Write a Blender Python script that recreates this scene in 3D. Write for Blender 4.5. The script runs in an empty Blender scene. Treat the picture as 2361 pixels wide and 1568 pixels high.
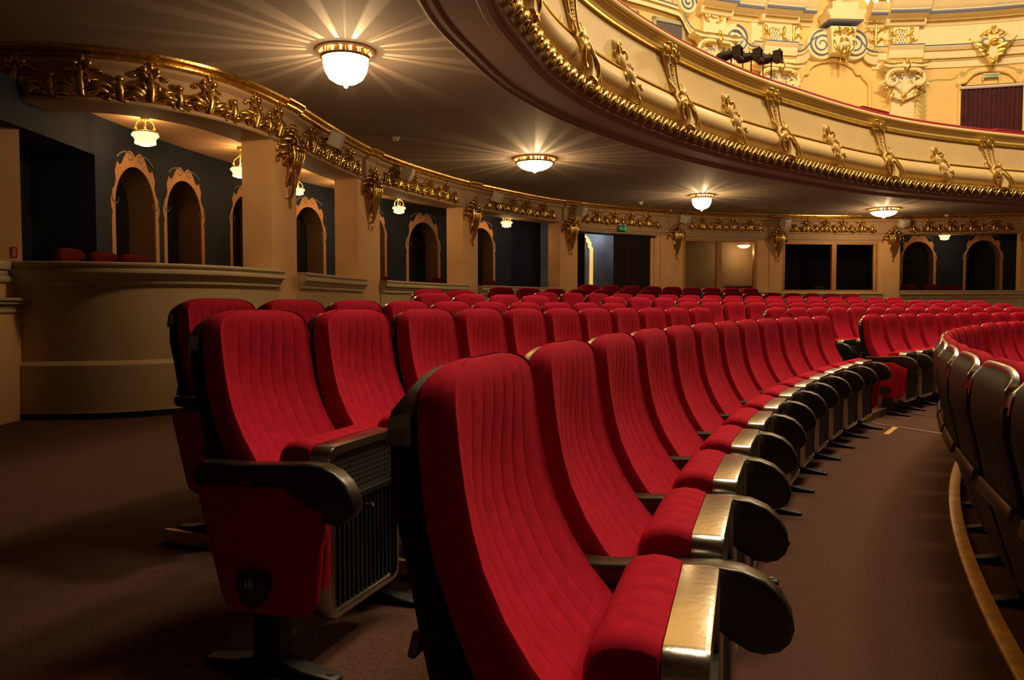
import bpy, bmesh, math, random
from mathutils import Vector, Matrix
random.seed(7)
PI = math.pi
scene = bpy.context.scene
COL = scene.collection
R_ = math.radians
sin, cos, sqrt = math.sin, math.cos, math.sqrt

# ------------------------------------------------------------------ camera model (2361 x 1568 photograph)
FPX, CXP, CYP, HORIZON = 1800.0, 1180.5, 784.0, 706.0
PITCH = math.atan((CYP - HORIZON) / FPX)
EYE = 1.10

def ray(x, y):
    a, b = (x - CXP) / FPX, (y - CYP) / FPX
    return (a, cos(PITCH) - b * sin(PITCH), -sin(PITCH) - b * cos(PITCH))

def at_z(x, y, z):
    r = ray(x, y); t = (z - EYE) / r[2]
    return Vector((r[0] * t, r[1] * t, z))

def at_circle(x, y, c, R):
    r = ray(x, y); a = r[0]**2 + r[1]**2
    b = -2 * (r[0] * c[0] + r[1] * c[1]); k = c[0]**2 + c[1]**2 - R * R
    d = max(b * b - 4 * a * k, 0.0)
    t = (-b + sqrt(d)) / 2 / a
    return Vector((r[0] * t, r[1] * t, EYE + r[2] * t))

# ------------------------------------------------------------------ mesh builder
class MB:
    def __init__(s):
        s.v = []; s.f = []
    def add(s, vs, fs):
        o = len(s.v); s.v += [tuple(p) for p in vs]; s.f += [tuple(i + o for i in f) for f in fs]
        return s
    def box(s, x0, x1, y0, y1, z0, z1):
        return s.add([(x0,y0,z0),(x1,y0,z0),(x1,y1,z0),(x0,y1,z0),(x0,y0,z1),(x1,y0,z1),(x1,y1,z1),(x0,y1,z1)],
                     [(0,3,2,1),(4,5,6,7),(0,1,5,4),(1,2,6,5),(2,3,7,6),(3,0,4,7)])
    def obox(s, M, x0, x1, y0, y1, z0, z1):
        t = MB().box(x0,x1,y0,y1,z0,z1)
        return s.add([M @ Vector(p) for p in t.v], t.f)
    def merge(s, o, M=None):
        return s.add([M @ Vector(p) for p in o.v] if M else o.v, o.f)
    def prism(s, pts, a0, a1, f):
        """outline pts (p,q) extruded from a0 to a1, f(p,q,a)->xyz"""
        n = len(pts)
        vs = [f(p, q, a0) for p, q in pts] + [f(p, q, a1) for p, q in pts]
        fs = [tuple(range(n))[::-1], tuple(range(n, 2 * n))]
        fs += [(i, (i + 1) % n, n + (i + 1) % n, n + i) for i in range(n)]
        return s.add(vs, fs)
    def tube(s, pts, rad, n=6, cap=True, flat=None):
        """tube along pts; rad number/list; flat=(axis vector, factor) squashes the section along axis"""
        pts = [Vector(p) for p in pts]; m = len(pts)
        if not hasattr(rad, '__len__'): rad = [rad] * m
        T = []
        for i in range(m):
            d = pts[min(i + 1, m - 1)] - pts[max(i - 1, 0)]
            T.append(d.normalized() if d.length > 1e-9 else Vector((0, 0, 1)))
        ref = Vector((0, 0, 1)) if abs(T[0].z) < .9 else Vector((1, 0, 0))
        u = T[0].cross(ref).normalized(); vs = []
        for i in range(m):
            u = u - T[i] * u.dot(T[i])
            u = u.normalized() if u.length > 1e-6 else T[i].orthogonal().normalized()
            w = T[i].cross(u)
            for k in range(n):
                a = 2 * PI * k / n
                o = (u * cos(a) + w * sin(a)) * rad[i]
                if flat: o = o - flat[0] * (o.dot(flat[0]) * (1 - flat[1]))
                vs.append(pts[i] + o)
        fs = [(i*n+k, i*n+(k+1)%n, (i+1)*n+(k+1)%n, (i+1)*n+k) for i in range(m-1) for k in range(n)]
        if cap: fs += [tuple(range(n))[::-1], tuple((m-1)*n+k for k in range(n))]
        return s.add(vs, fs)
    def lathe(s, prof, n=24, c=(0,0,0), cap=False):
        m = len(prof)
        vs = [(c[0]+r*cos(2*PI*k/n), c[1]+r*sin(2*PI*k/n), c[2]+z) for r, z in prof for k in range(n)]
        fs = [(i*n+k, i*n+(k+1)%n, (i+1)*n+(k+1)%n, (i+1)*n+k) for i in range(m-1) for k in range(n)]
        if cap: fs += [tuple(range(n))[::-1], tuple((m-1)*n+k for k in range(n))]
        return s.add(vs, fs)
    def ball(s, c, r, n=8, m=6, sc=(1,1,1)):
        prof = [(max(r*sin(PI*i/m),1e-5), -r*cos(PI*i/m)) for i in range(m+1)]
        t = MB().lathe(prof, n)
        return s.add([(c[0]+p[0]*sc[0], c[1]+p[1]*sc[1], c[2]+p[2]*sc[2]) for p in t.v], t.f)
    def grid(s, f, us, vs_, close_u=False):
        nu, nv = len(us), len(vs_)
        P = [f(u, v) for v in vs_ for u in us]
        fs = [(j*nu+i, j*nu+(i+1)%nu, (j+1)*nu+(i+1)%nu, (j+1)*nu+i) for j in range(nv-1) for i in range(nu if close_u else nu-1)]
        return s.add(P, fs)
    def sweep(s, P, prof, closed=False, caps=False):
        """P: list of (x,y,nx,ny); prof: list of (n,z)"""
        m = len(prof)
        vs = [(x + nx*n, y + ny*n, z) for x, y, nx, ny in P for n, z in prof]
        k = m if closed else m - 1
        fs = [(i*m+j, (i+1)*m+j, (i+1)*m+(j+1)%m, i*m+(j+1)%m) for i in range(len(P)-1) for j in range(k)]
        if caps: fs += [tuple(range(m)), tuple((len(P)-1)*m+j for j in range(m))[::-1]]
        return s.add(vs, fs)
    def build(s, name, mat, parent=None, smooth=35, bevel=0, seg=2, loc=None, rot=None, fix=True):
        me = bpy.data.meshes.new(name); me.from_pydata(s.v, [], s.f)
        if fix or bevel:
            bm = bmesh.new(); bm.from_mesh(me)
            if fix: bmesh.ops.recalc_face_normals(bm, faces=bm.faces)
            if bevel:
                ed = [e for e in bm.edges if len(e.link_faces) == 2 and e.calc_face_angle(0) > R_(28)]
                bmesh.ops.bevel(bm, geom=ed, offset=bevel, segments=seg, profile=.5, affect='EDGES', clamp_overlap=True)
            bm.to_mesh(me); bm.free()
        if smooth:
            me.polygons.foreach_set('use_smooth', [True] * len(me.polygons))
            me.set_sharp_from_angle(angle=R_(smooth))
        me.materials.append(mat)
        o = bpy.data.objects.new(name, me); COL.objects.link(o)
        if parent is not None: o.parent = parent
        if loc is not None: o.location = loc
        if rot is not None: o.rotation_euler = rot
        return o

def tag(o, label=None, cat=None, group=None, kind=None):
    if label: o['label'] = label
    if cat: o['category'] = cat
    if group: o['group'] = group
    if kind: o['kind'] = kind
    return o

def empty(name, loc=(0,0,0), rz=0, label=None, cat=None, group=None, kind=None):
    o = bpy.data.objects.new(name, None); COL.objects.link(o)
    o.location = loc; o.rotation_euler = (0, 0, rz); o.empty_display_size = .05
    return tag(o, label, cat, group, kind)

KIDS = {}
def kids(o):
    return [c for c in bpy.data.objects if c.parent is o] if o.name not in KIDS else KIDS[o.name]

def dup(root, loc, rz, label=None, group=None, cat=None):
    if root.name not in KIDS:
        KIDS[root.name] = [c for c in bpy.data.objects if c.parent is root]
        for c in KIDS[root.name]: KIDS[c.name] = [d for d in bpy.data.objects if d.parent is c]
    r = root.copy(); COL.objects.link(r); r.location = loc; r.rotation_euler = (0, 0, rz)
    tag(r, label, cat, group)
    for ch in KIDS[root.name]:
        c = ch.copy(); COL.objects.link(c); c.parent = r
        for g in KIDS[ch.name]:
            d = g.copy(); COL.objects.link(d); d.parent = c
    return r

def remove_tree(root):
    for c in [c for c in bpy.data.objects if c.parent is root]: remove_tree(c)
    bpy.data.objects.remove(root)

# ------------------------------------------------------------------ materials
def mat(name, col, rough=.5, metal=0., sheen=0., noise=0., nscale=8., bump=0., bscale=40., coat=0., spec=None, emit=None, est=0., detail=3, col2=None):
    m = bpy.data.materials.new(name); m.use_nodes = True
    nt = m.node_tree; b = nt.nodes['Principled BSDF']
    b.inputs['Base Color'].default_value = (*col, 1); b.inputs['Roughness'].default_value = rough
    b.inputs['Metallic'].default_value = metal
    if sheen:
        b.inputs['Sheen Weight'].default_value = sheen; b.inputs['Sheen Roughness'].default_value = .4
        b.inputs['Sheen Tint'].default_value = (*[min(1, c*1.6+.02) for c in col], 1)
    if coat: b.inputs['Coat Weight'].default_value = coat; b.inputs['Coat Roughness'].default_value = .15
    if spec is not None: b.inputs['Specular IOR Level'].default_value = spec
    if emit: b.inputs['Emission Color'].default_value = (*emit, 1); b.inputs['Emission Strength'].default_value = est
    tc = nt.nodes.new('ShaderNodeTexCoord')
    if noise or col2:
        n = nt.nodes.new('ShaderNodeTexNoise'); n.inputs['Scale'].default_value = nscale; n.inputs['Detail'].default_value = detail
        r = nt.nodes.new('ShaderNodeValToRGB')
        lo = tuple(c * (1 - noise) for c in col) if not col2 else col2
        hi = tuple(min(1, c * (1 + noise)) for c in col) if not col2 else col
        r.color_ramp.elements[0].color = (*lo, 1); r.color_ramp.elements[1].color = (*hi, 1)
        r.color_ramp.elements[0].position = .3; r.color_ramp.elements[1].position = .7
        nt.links.new(tc.outputs['Object'], n.inputs['Vector']); nt.links.new(n.outputs['Fac'], r.inputs['Fac'])
        nt.links.new(r.outputs['Color'], b.inputs['Base Color'])
    if bump:
        n2 = nt.nodes.new('ShaderNodeTexNoise'); n2.inputs['Scale'].default_value = bscale; n2.inputs['Detail'].default_value = 2
        bp = nt.nodes.new('ShaderNodeBump'); bp.inputs['Strength'].default_value = bump; bp.inputs['Distance'].default_value = .01
        nt.links.new(tc.outputs['Object'], n2.inputs['Vector']); nt.links.new(n2.outputs['Fac'], bp.inputs['Height'])
        nt.links.new(bp.outputs['Normal'], b.inputs['Normal'])
    return m

M = {}
M['velvet'] = mat('red_velvet', (.49, .012, .038), .9, sheen=.05, noise=.12, nscale=30, bump=.15, bscale=500, spec=.08)
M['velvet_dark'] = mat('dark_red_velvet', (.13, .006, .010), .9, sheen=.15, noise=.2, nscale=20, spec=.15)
M['black'] = mat('black_plastic', (.012, .011, .010), .28, coat=.25, bump=.03, bscale=300)
M['shell'] = mat('black_shell_plastic', (.008, .0075, .007), .5, spec=.28)
M['arm'] = mat('armrest_plastic', (.018, .014, .011), .33, spec=.7, bump=.03, bscale=200)
M['black_matt'] = mat('black_matt_metal', (.010, .010, .010), .5)
M['metal'] = mat('brushed_metal', (.62, .59, .54), .24, metal=1., noise=.12, nscale=6, bump=.05, bscale=60)
M['bronze'] = mat('dark_bronze_strip', (.20, .14, .08), .35, metal=.8)
M['steel'] = mat('floor_steel', (.45, .42, .38), .35, metal=1.)
M['carpet'] = mat('brown_carpet', (.118, .058, .042), .97, noise=.35, nscale=160, bump=.5, bscale=420, spec=.1, detail=4)
M['wood'] = mat('varnished_wood', (.86, .46, .13), .4, noise=.25, nscale=12, coat=.2)
M['wood_frame'] = mat('oak_frame', (.55, .27, .09), .45, noise=.15, nscale=9)
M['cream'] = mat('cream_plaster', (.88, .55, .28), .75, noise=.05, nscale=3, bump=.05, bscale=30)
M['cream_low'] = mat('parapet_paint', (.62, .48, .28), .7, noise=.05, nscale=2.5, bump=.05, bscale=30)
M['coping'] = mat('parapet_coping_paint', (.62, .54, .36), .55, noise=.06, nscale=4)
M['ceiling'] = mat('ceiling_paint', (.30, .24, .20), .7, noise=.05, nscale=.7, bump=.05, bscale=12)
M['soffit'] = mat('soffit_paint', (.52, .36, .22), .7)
M['gold'] = mat('gilding', (.86, .55, .16), .26, metal=1., noise=.3, nscale=18, bump=.25, bscale=45)
M['gold_wall'] = mat('bright_gilding', (.95, .66, .16), .3, metal=.85, noise=.2, nscale=14, bump=.15, bscale=40)
M['balc'] = mat('balcony_cream', (.82, .61, .30), .5, noise=.04, nscale=2)
M['wall_y'] = mat('yellow_wall', (.86, .60, .22), .75, noise=.04, nscale=1.5)
M['wall_c'] = mat('ivory_stucco', (.90, .76, .45), .65, noise=.03, nscale=3)
M['blue_line'] = mat('blue_paint', (.16, .20, .34), .6)
M['olive'] = mat('olive_paint', (.50, .40, .14), .8)
M['navy'] = mat('dark_blue_wall', (.012, .026, .058), .8, col2=(.006, .013, .030), nscale=2.2, bump=.05, bscale=20)
M['passage'] = mat('grey_blue_wall', (.24, .29, .36), .8, col2=(.13, .16, .20), nscale=1.8)
M['arch'] = mat('arch_surround_paint', (.66, .33, .13), .7, noise=.06, nscale=6)
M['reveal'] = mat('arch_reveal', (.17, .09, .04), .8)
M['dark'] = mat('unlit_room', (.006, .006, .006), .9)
M['scroll_paint'] = mat('painted_scroll', (.20, .17, .15), .8)
M['curtain'] = mat('maroon_curtain', (.060, .008, .014), .85, sheen=.2, noise=.25, nscale=5)
M['curtain_dark'] = mat('black_curtain', (.018, .006, .006), .9)
M['white'] = mat('white_plastic', (.68, .62, .54), .5)
M['grey_panel'] = mat('grey_panel', (.12, .11, .11), .35)
M['frame_green'] = mat('grey_green_frame', (.42, .40, .25), .5)
M['red_sign'] = mat('red_sign_paint', (.55, .03, .03), .5)
M['sign_white'] = mat('sign_white', (.85, .78, .68), .6)
M['green'] = mat('exit_green', (.0, .25, .08), .4, emit=(.02, .75, .25), est=.35)
M['sign_dark'] = mat('sign_dark', (.01, .05, .03), .4)
M['numeral'] = mat('numeral_white', (.85, .85, .8), .5)
M['bowl'] = mat('lit_glass_bowl', (1, .95, .8), .3, emit=(1, .78, .42), est=3.6)
M['crystal_lit'] = mat('lit_crystal', (1, .9, .7), .2, emit=(1, .66, .25), est=1.9)
M['reflection_beige'] = mat('reflected_wall_beige', (.62, .42, .24), .8, noise=.08, nscale=2)  # warm tone of the reflection seen in the window glass
M['paper'] = mat('paper', (.8, .8, .75), .7)

def glass_mat():
    m = bpy.data.materials.new('window_glass'); m.use_nodes = True
    nt = m.node_tree; nt.nodes.clear()
    o = nt.nodes.new('ShaderNodeOutputMaterial'); mx = nt.nodes.new('ShaderNodeMixShader')
    t = nt.nodes.new('ShaderNodeBsdfTransparent'); g = nt.nodes.new('ShaderNodeBsdfGlossy'); g.inputs['Roughness'].default_value = .03
    t.inputs['Color'].default_value = (.8, .82, .8, 1)
    fr = nt.nodes.new('ShaderNodeFresnel'); fr.inputs['IOR'].default_value = 1.5
    nt.links.new(fr.outputs[0], mx.inputs[0]); nt.links.new(t.outputs[0], mx.inputs[1]); nt.links.new(g.outputs[0], mx.inputs[2])
    nt.links.new(mx.outputs[0], o.inputs[0]); return m
M['glass'] = glass_mat()

def perforated():
    m = mat('perforated_metal', (.11, .105, .10), .4, metal=.6)
    nt = m.node_tree; b = nt.nodes['Principled BSDF']
    tc = nt.nodes.new('ShaderNodeTexCoord'); mp = nt.nodes.new('ShaderNodeMapping'); mp.inputs['Scale'].default_value = (0, 62, 62)
    v = nt.nodes.new('ShaderNodeTexVoronoi'); v.inputs['Scale'].default_value = 1; v.inputs['Randomness'].default_value = 0
    r = nt.nodes.new('ShaderNodeValToRGB'); r.color_ramp.interpolation = 'CONSTANT'
    r.color_ramp.elements[0].color = (.002, .002, .002, 1); r.color_ramp.elements[1].color = (.13, .125, .12, 1)
    r.color_ramp.elements[1].position = .24
    nt.links.new(tc.outputs['Object'], mp.inputs[0]); nt.links.new(mp.outputs[0], v.inputs['Vector'])
    nt.links.new(v.outputs['Distance'], r.inputs[0]); nt.links.new(r.outputs[0], b.inputs['Base Color'])
    return m
M['perf'] = perforated()

# ------------------------------------------------------------------ plan curves
def catmull(pts, step=.06):
    P = [Vector(p) for p in pts]; P = [P[0]*2 - P[1]] + P + [P[-1]*2 - P[-2]]
    out = []
    for i in range(1, len(P) - 2):
        n = max(2, int((P[i+1] - P[i]).length / step))
        for k in range(n):
            t = k / n; a, b, c, d = P[i-1], P[i], P[i+1], P[i+2]
            out.append(.5*((2*b) + (c - a)*t + (2*a - 5*b + 4*c - d)*t*t + (3*b - a - 3*c + d)*t**3))
    out.append(P[-2]); return out

class Path:
    def __init__(s, pts):
        s.p = catmull(pts); s.s = [0.]
        for a, b in zip(s.p, s.p[1:]): s.s.append(s.s[-1] + (b - a).length)
        s.L = s.s[-1]
    def at(s, d):
        d = min(max(d, 0), s.L - 1e-6)
        lo, hi = 0, len(s.s) - 1
        while hi - lo > 1:
            m = (lo + hi) // 2
            if s.s[m] <= d: lo = m
            else: hi = m
        t = (d - s.s[lo]) / (s.s[hi] - s.s[lo])
        p = s.p[lo].lerp(s.p[hi], t)
        a, b = s.p[max(lo - 2, 0)], s.p[min(hi + 2, len(s.p) - 1)]
        tg = (b - a).normalized()
        return p, tg, Vector((tg.y, -tg.x))
    def hit(s, px, off=0., py=784, last=False):
        """arc length where the sight line of image column px meets the curve offset by off"""
        r = ray(px, py); k = r[0] / r[1]; best = None; prev = None
        n = int(s.L / .05)
        for i in range(n + 1):
            d = s.L * i / n; p, t, nn = s.at(d); q = p + nn * off
            g = q.x - k * q.y
            if prev is not None and q.y > .5 and prev * g <= 0:
                best = d
                if not last: return d
            prev = g
        return best
    def run(s, a, b, step=.12):
        n = max(2, int(abs(b - a) / step) + 1); out = []
        for i in range(n + 1):
            p, t, nn = s.at(a + (b - a) * i / n); out.append((p.x, p.y, nn.x, nn.y))
        return out
    def frame(s, d, off=0., z=0.):
        """matrix: local x along the curve, y up, z towards the hall"""
        p, t, n = s.at(d)
        return Matrix(((t.x, 0, n.x, p.x + n.x*off), (t.y, 0, n.y, p.y + n.y*off), (0, 1, 0, z), (0, 0, 0, 1)))

COLON = Path([(-7.5,7.6),(-6.3,7.25),(-5.3,7.1),(-4.56,7.08),(-3.85,7.12),(-3.36,7.36),(-2.95,7.83),(-2.72,8.45),(-2.56,9.2),(-2.44,10.1),
              (-2.12,11.8),(-1.47,13.5),(-.5,15.25),(1.3,17.45),(4.0,19.1),(6.7,19.9),(9.3,20.15),(11.2,19.95),(13.2,19.4),(15.5,18.2),(18,16)])
BALC = Path([(2.5,-3.4),(1.3,-1.3),(.72,0),(.18,1.7),(-.10,3.2),(-.20,4.7),(-.15,6.01),(.06,6.96),(.49,8.28),(1.29,9.72),(2.73,11.55),(4.54,13.29),(7.64,15.6),(11.15,17.12),(13.2,17.45),(15.0,16.9),(16.8,15.4)])
CEIL_Z, BEAM_Z, COPE_Z = 3.41, 2.94, 1.50
LC, LR = (9.4, 7.5), 13.78            # back wall of the loges
UC, UR = (9.7, 9.0), 12.6             # wall above the balcony
# rows of seats are arcs about one centre
RO = (17.544, -3.941); RA = 18.358; RSP = .95
def row_pt(theta, R):
    t = R_(theta); return (RO[0] - R*cos(t), RO[1] + R*sin(t))

# scroll: a curling tapered stem in a local plane (x along, y up, z out)
def scroll(mb, Mx, x, y, ang, L, k0, k1, r0, r1, n=14, z0=0., zb=.03, flat=.6, ns=6, tipball=0.):
    pts = []; rr = []; h = R_(ang)
    for i in range(n + 1):
        t = i / n
        pts.append((x, y, z0 + zb * sin(PI * min(1, t*1.15))))
        rr.append(r0 + (r1 - r0) * t if r0 != r1 else r0)
        rr[-1] *= (.55 + .45*sin(PI*min(1, .25 + t*.75)))if r0 > r1 else 1
        h += (k0 + (k1 - k0) * t) * L / n
        x += cos(h) * L / n; y += sin(h) * L / n
    P = [Mx @ Vector(p) for p in pts]
    nz = (Mx.to_3x3() @ Vector((0, 0, 1))).normalized()
    mb.tube(P, rr, ns, flat=(nz, flat))
    if tipball: mb.ball(P[-1], tipball, 7, 5)
    return pts[-1]
# ================================================================== THEATRE SEATS
def interp(tab, z):
    if z >= tab[0][1]: return tab[0][0]
    for (x0, z0), (x1, z1) in zip(tab, tab[1:]):
        if z >= z1: return x1 + (x0 - x1) * (z - z1) / (z0 - z1)
    return tab[-1][0]
FRONT = [(.012,.985),(.022,.945),(.027,.89),(.040,.80),(.063,.72),(.096,.65),(.135,.59),(.182,.535),(.225,.49),(.262,.45)]
MID = [(-.030,.985),(-.035,.945),(-.033,.88),(-.019,.76),(-.001,.70),(.025,.63),(.055,.56),(.105,.47),(.14,.42)]
REAR = [(-.046,.985),(-.066,.955),(-.075,.90),(-.074,.82),(-.050,.72),(-.030,.62),(-.014,.55),(.02,.44),(.055,.33),(.075,.27)]
SEAMS = (-.60, -.36, -.12, .12, .36, .60)

def half_w(z, w, top, z1, pw=2.6):
    if z <= z1: return w
    t = min(1., (z - z1) / (top - z1)); return w * (1 - t**pw) ** (1/pw)

def backrest_mb(hi=True):
    mb = MB(); top = 1.017; w = .236
    zs = [.45,.49,.535,.59,.65,.72,.78,.84,.89,.925,.95,.968,.983,.995,1.004,1.011,1.015,1.017] if hi else [.45,.55,.65,.75,.85,.91,.95,.975,.995,1.008,1.015,1.017]
    us = set([-1,-.99,-.975,-.955,-.945,-.93,-.84,-.74,0,.74,.84,.93,.945,.955,.975,.99,1,-.24,.24,-.48,.48])
    if hi:
        for s_ in SEAMS: us |= {s_-.035, s_-.012, s_, s_+.012, s_+.035}
    else: us |= set(SEAMS)
    us = sorted(us); nb = [.9,.5,0,-.5,-.9]
    loops = []
    for z in zs:
        zf = min(z, .985)
        t = max(0., (z - .955) / (top - .955))
        arc = sqrt(max(0, 1 - t * t)); c = -.010
        xf = c + (interp(FRONT, min(zf, .955 if z > .955 else zf)) - c) * (arc if z > .955 else 1)
        xb = c + (interp(MID, min(zf, .955 if z > .955 else zf)) - c) * (arc if z > .955 else 1)
        hw = half_w(z, w, 1.0175, .92, 3.7)
        hw *= 1 - .06 * max(0, (.62 - z) / .17) * 0
        lp = []
        for u in us:
            a = abs(u); x = xf
            if a > .93: x = xf - (xf - xb) * .26 * ((a - .93) / .07) ** 2
            cf = min(1, max(0, (.985 - z) / .22)); x -= .030 * (1 - min(1, (a / .92) ** 2)) * cf * cf * (3 - 2*cf)
            if a < .7 and hi:
                d = min(abs(u - s_) for s_ in SEAMS)
                if d < .02: x -= .0019 * (1 - d / .02) * (1 if z < .97 else .3)
            if .93 < a < .96 and hi: x += .004
            lp.append((x, u * hw, z))
        xm = xf - (xf - xb) * .5
        lp += [((xm + xb) / 2, hw * 1.004, z), (xb + .004, hw, z)]
        lp += [(xb, hw * n, z) for n in nb]
        lp += [(xb + .004, -hw, z), ((xm + xb) / 2, -hw * 1.004, z)]
        loops.append(lp)
    n = len(loops[0]); vs = [p for l in loops for p in l]
    fs = [(j*n+i, j*n+(i+1)%n, (j+1)*n+(i+1)%n, (j+1)*n+i) for j in range(len(loops)-1) for i in range(n)]
    fs += [tuple(range(n))[::-1], tuple((len(loops)-1)*n+i for i in range(n))]
    return mb.add(vs, fs)

def shell_mb():
    mb = MB(); w = .246; top = 1.002
    zs = [.27,.33,.44,.55,.62,.72,.78,.82,.87,.90,.93,.955,.972,.985,.994,1.0,1.002]
    ys = [-1,-.97,-.85,-.5,0,.5,.85,.97,1]; loops = []
    for z in zs:
        xf, xr = interp(MID, z) - .001, interp(REAR, z)
        if z < .42: xf = xr + .06
        t = max(0, (z - .93) / (top - .93)); xr = xr + (xf - xr) * (1 - sqrt(max(0, 1 - t**2.2))) * .30
        hw = half_w(z, w, 1.0025, .908, 3.6)
        l = [(xr + (.018 if abs(u) == 1 else .004 if abs(u) > .9 else 0), u * hw, z) for u in ys]
        l += [(xf, hw, z), (xf, 0, z), (xf, -hw, z)]
        loops.append(l)
    n = len(loops[0]); vs = [p for l in loops for p in l]
    fs = [(j*n+i, j*n+(i+1)%n, (j+1)*n+(i+1)%n, (j+1)*n+i) for j in range(len(loops)-1) for i in range(n)]
    fs += [tuple(range(n))[::-1], tuple((len(loops)-1)*n+i for i in range(n))]
    return mb.add(vs, fs)

def trim_mb():
    """polished band wrapped over the top edge of the back shell"""
    mb = MB(); pts = []; w = .249; top = 1.006
    zs = [.90,.92,.94,.955,.972,.985,.994,1.0,1.0045]
    for z in zs: pts.append((-half_w(z, w, 1.0065, .908, 3.6), z))
    pts.append((0, top)); pts += [(-y, z) for y, z in pts[:-1]][::-1]
    vs = []
    for y, z in pts:
        xf = interp(MID, z) - .001; xr = interp(REAR, z)
        t = max(0, (min(z, 1.0) - .93) / (1.002 - .93)); xr = xr + (xf - xr) * (1 - sqrt(max(0, 1 - t**2.2))) * .30 - .003
        vs += [(xf, y, z), (xf, y*.97, z - .010), (xr, y*.95, z - .016), (xr, y*.985, z - .006), ((xf*.3+xr*.7), y*1.004, z + .0015)]
    n = 5; fs = []
    for i in range(len(pts) - 1):
        for a, b in ((0,1),(1,2),(2,3),(3,4),(4,0)): fs.append((i*n+a, i*n+b, (i+1)*n+b, (i+1)*n+a))
    return mb.add(vs, fs)

def cushion_mb(hi=True):
    """tipped-up seat cushion: rounded top edge, seams running front to back over it"""
    mb = MB(); sec = [(.222,.34),(.205,.45),(.200,.54),(.203,.588),(.212,.615),(.232,.632),(.262,.639),(.292,.637),(.314,.630),(.318,.60),(.325,.45),(.33,.34)]
    w = .205; ys = set([-1,-.99,-.96,-.9,0,.9,.96,.99,1])
    for s_ in (-.66,-.33,0,.33,.66): ys |= {s_-.03, s_, s_+.03, s_+.15}
    ys = sorted(ys); vs = []
    for u in ys:
        a = abs(u); k = 1 if a < .9 else 1 - .10 * ((a - .9) / .1) ** 2
        g = 0 if min(abs(u - s_) for s_ in (-.66,-.33,0,.33,.66)) > .01 else -.0012
        for x, z in sec: vs.append((.27 + (x - .27) * k, u * w, .50 + (z - .50) * k + (g if z > .62 else 0)))
    n = len(sec)
    fs = [(i*n+j, i*n+(j+1)%n, (i+1)*n+(j+1)%n, (i+1)*n+j) for i in range(len(ys)-1) for j in range(n)]
    fs += [tuple(range(n)), tuple((len(ys)-1)*n+j for j in range(n))[::-1]]
    return mb.add(vs, fs)

def rounded_rect(y0, y1, z0, z1, r, n=5):
    out = []
    for cy, cz, a0 in ((y1-r, z1-r, 0), (y0+r, z1-r, 90), (y0+r, z0+r, 180), (y1-r, z0+r, 270)):
        for k in range(n + 1):
            a = R_(a0 + 90*k/n); out.append((cy + r*cos(a), cz + r*sin(a)))
    return out

def pan_mb():
    """metal tray under the tipped seat: rounded rim with a recessed face"""
    mb = MB(); o = rounded_rect(-.208, .208, .125, .628, .035); i = rounded_rect(-.190, .190, .142, .602, .028); n = len(o)
    L = [(.316, o), (.372, o), (.380, [(y*.985, .38 + (z-.38)*.99) for y, z in o]), (.382, i), (.368, i)]
    vs = [(x, y, z) for x, l in L for y, z in l]
    fs = [(j*n+k, j*n+(k+1)%n, (j+1)*n+(k+1)%n, (j+1)*n+k) for j in range(4) for k in range(n)]
    fs += [tuple(range(n)), tuple(4*n+k for k in range(n))[::-1]]
    return mb.add(vs, fs)

ARM = [(0.02,0.588),(0.15,0.586),(0.3,0.596),(0.37,0.602),(0.42,0.598),(0.462,0.582),(0.493,0.554),(0.512,0.519),(0.516,0.492),(0.508,0.466),(0.49,0.448),(0.462,0.439),(0.435,0.442),(0.4,0.46),(0.36,0.489),(0.3,0.524),(0.22,0.54),(0.04,0.542),(0.02,0.554)]
def arm_mb(y): return MB().prism(ARM, y - .031, y + .031, lambda p, q, a: (p, a, q))

def stand_mb(y, lift=0):
    mb = MB(); mb.box(.19, .285, y - .026, y + .026, .03 + lift, .56); mb.box(.20, .31, y - .022, y + .022, .33, .56); return mb
def foot_mb(y, lift=0):
    prof = [(.02,.0),(.02,.016),(.12,.026),(.19,.045),(.285,.045),(.36,.026),(.45,.015),(.455,0)]
    mb = MB().prism(prof, y - .03, y + .03, lambda p, q, a: (p, y + (a - y) * (1 if .1 < p < .38 else .72), q + lift))
    return mb
def bolt_mb(y, lift=0): return MB().lathe([(.0001,.022),(.009,.022),(.011,.012)], 10, (.425, y, lift))
def grille_mb():
    mb = MB()
    for k in range(15):
        y = -.178 + .356 * k / 14
        mb.box(.367, .377, y - .006, y + .006, .155, .446)
    mb.box(.367, .383, -.188, .188, .450, .466)
    return mb
PANEL = [(.020,.520),(.022,.48),(.092,.225),(.108,.190),(.145,.172),(.34,.176),(.378,.188),(.400,.222),(.424,.44),(.428,.475),(.40,.485),(.35,.505),(.30,.535)]
def end_panel_mb(y, d): return MB().prism(PANEL, y, y + d, lambda p, q, a: (p, a, q))

LIFT = 0
def arm_set(root, y, full=True, lift=0):
    arm_mb(y).build('armrest', M['arm'], root, bevel=.010 if full else .008, seg=3 if full else 1)
    st = stand_mb(y, lift).build('stand', M['black_matt'], root, bevel=.003, seg=1)
    foot_mb(y, lift).build('foot', M['black_matt'], st, bevel=.003, seg=1)
    if full:
        bolt_mb(y, lift).build('bolt', M['steel'], st)
        MB().box(.318, .352, y - .028, y + .028, .27, .36).build('junction_box', M['black_matt'], st, bevel=.004)

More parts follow.
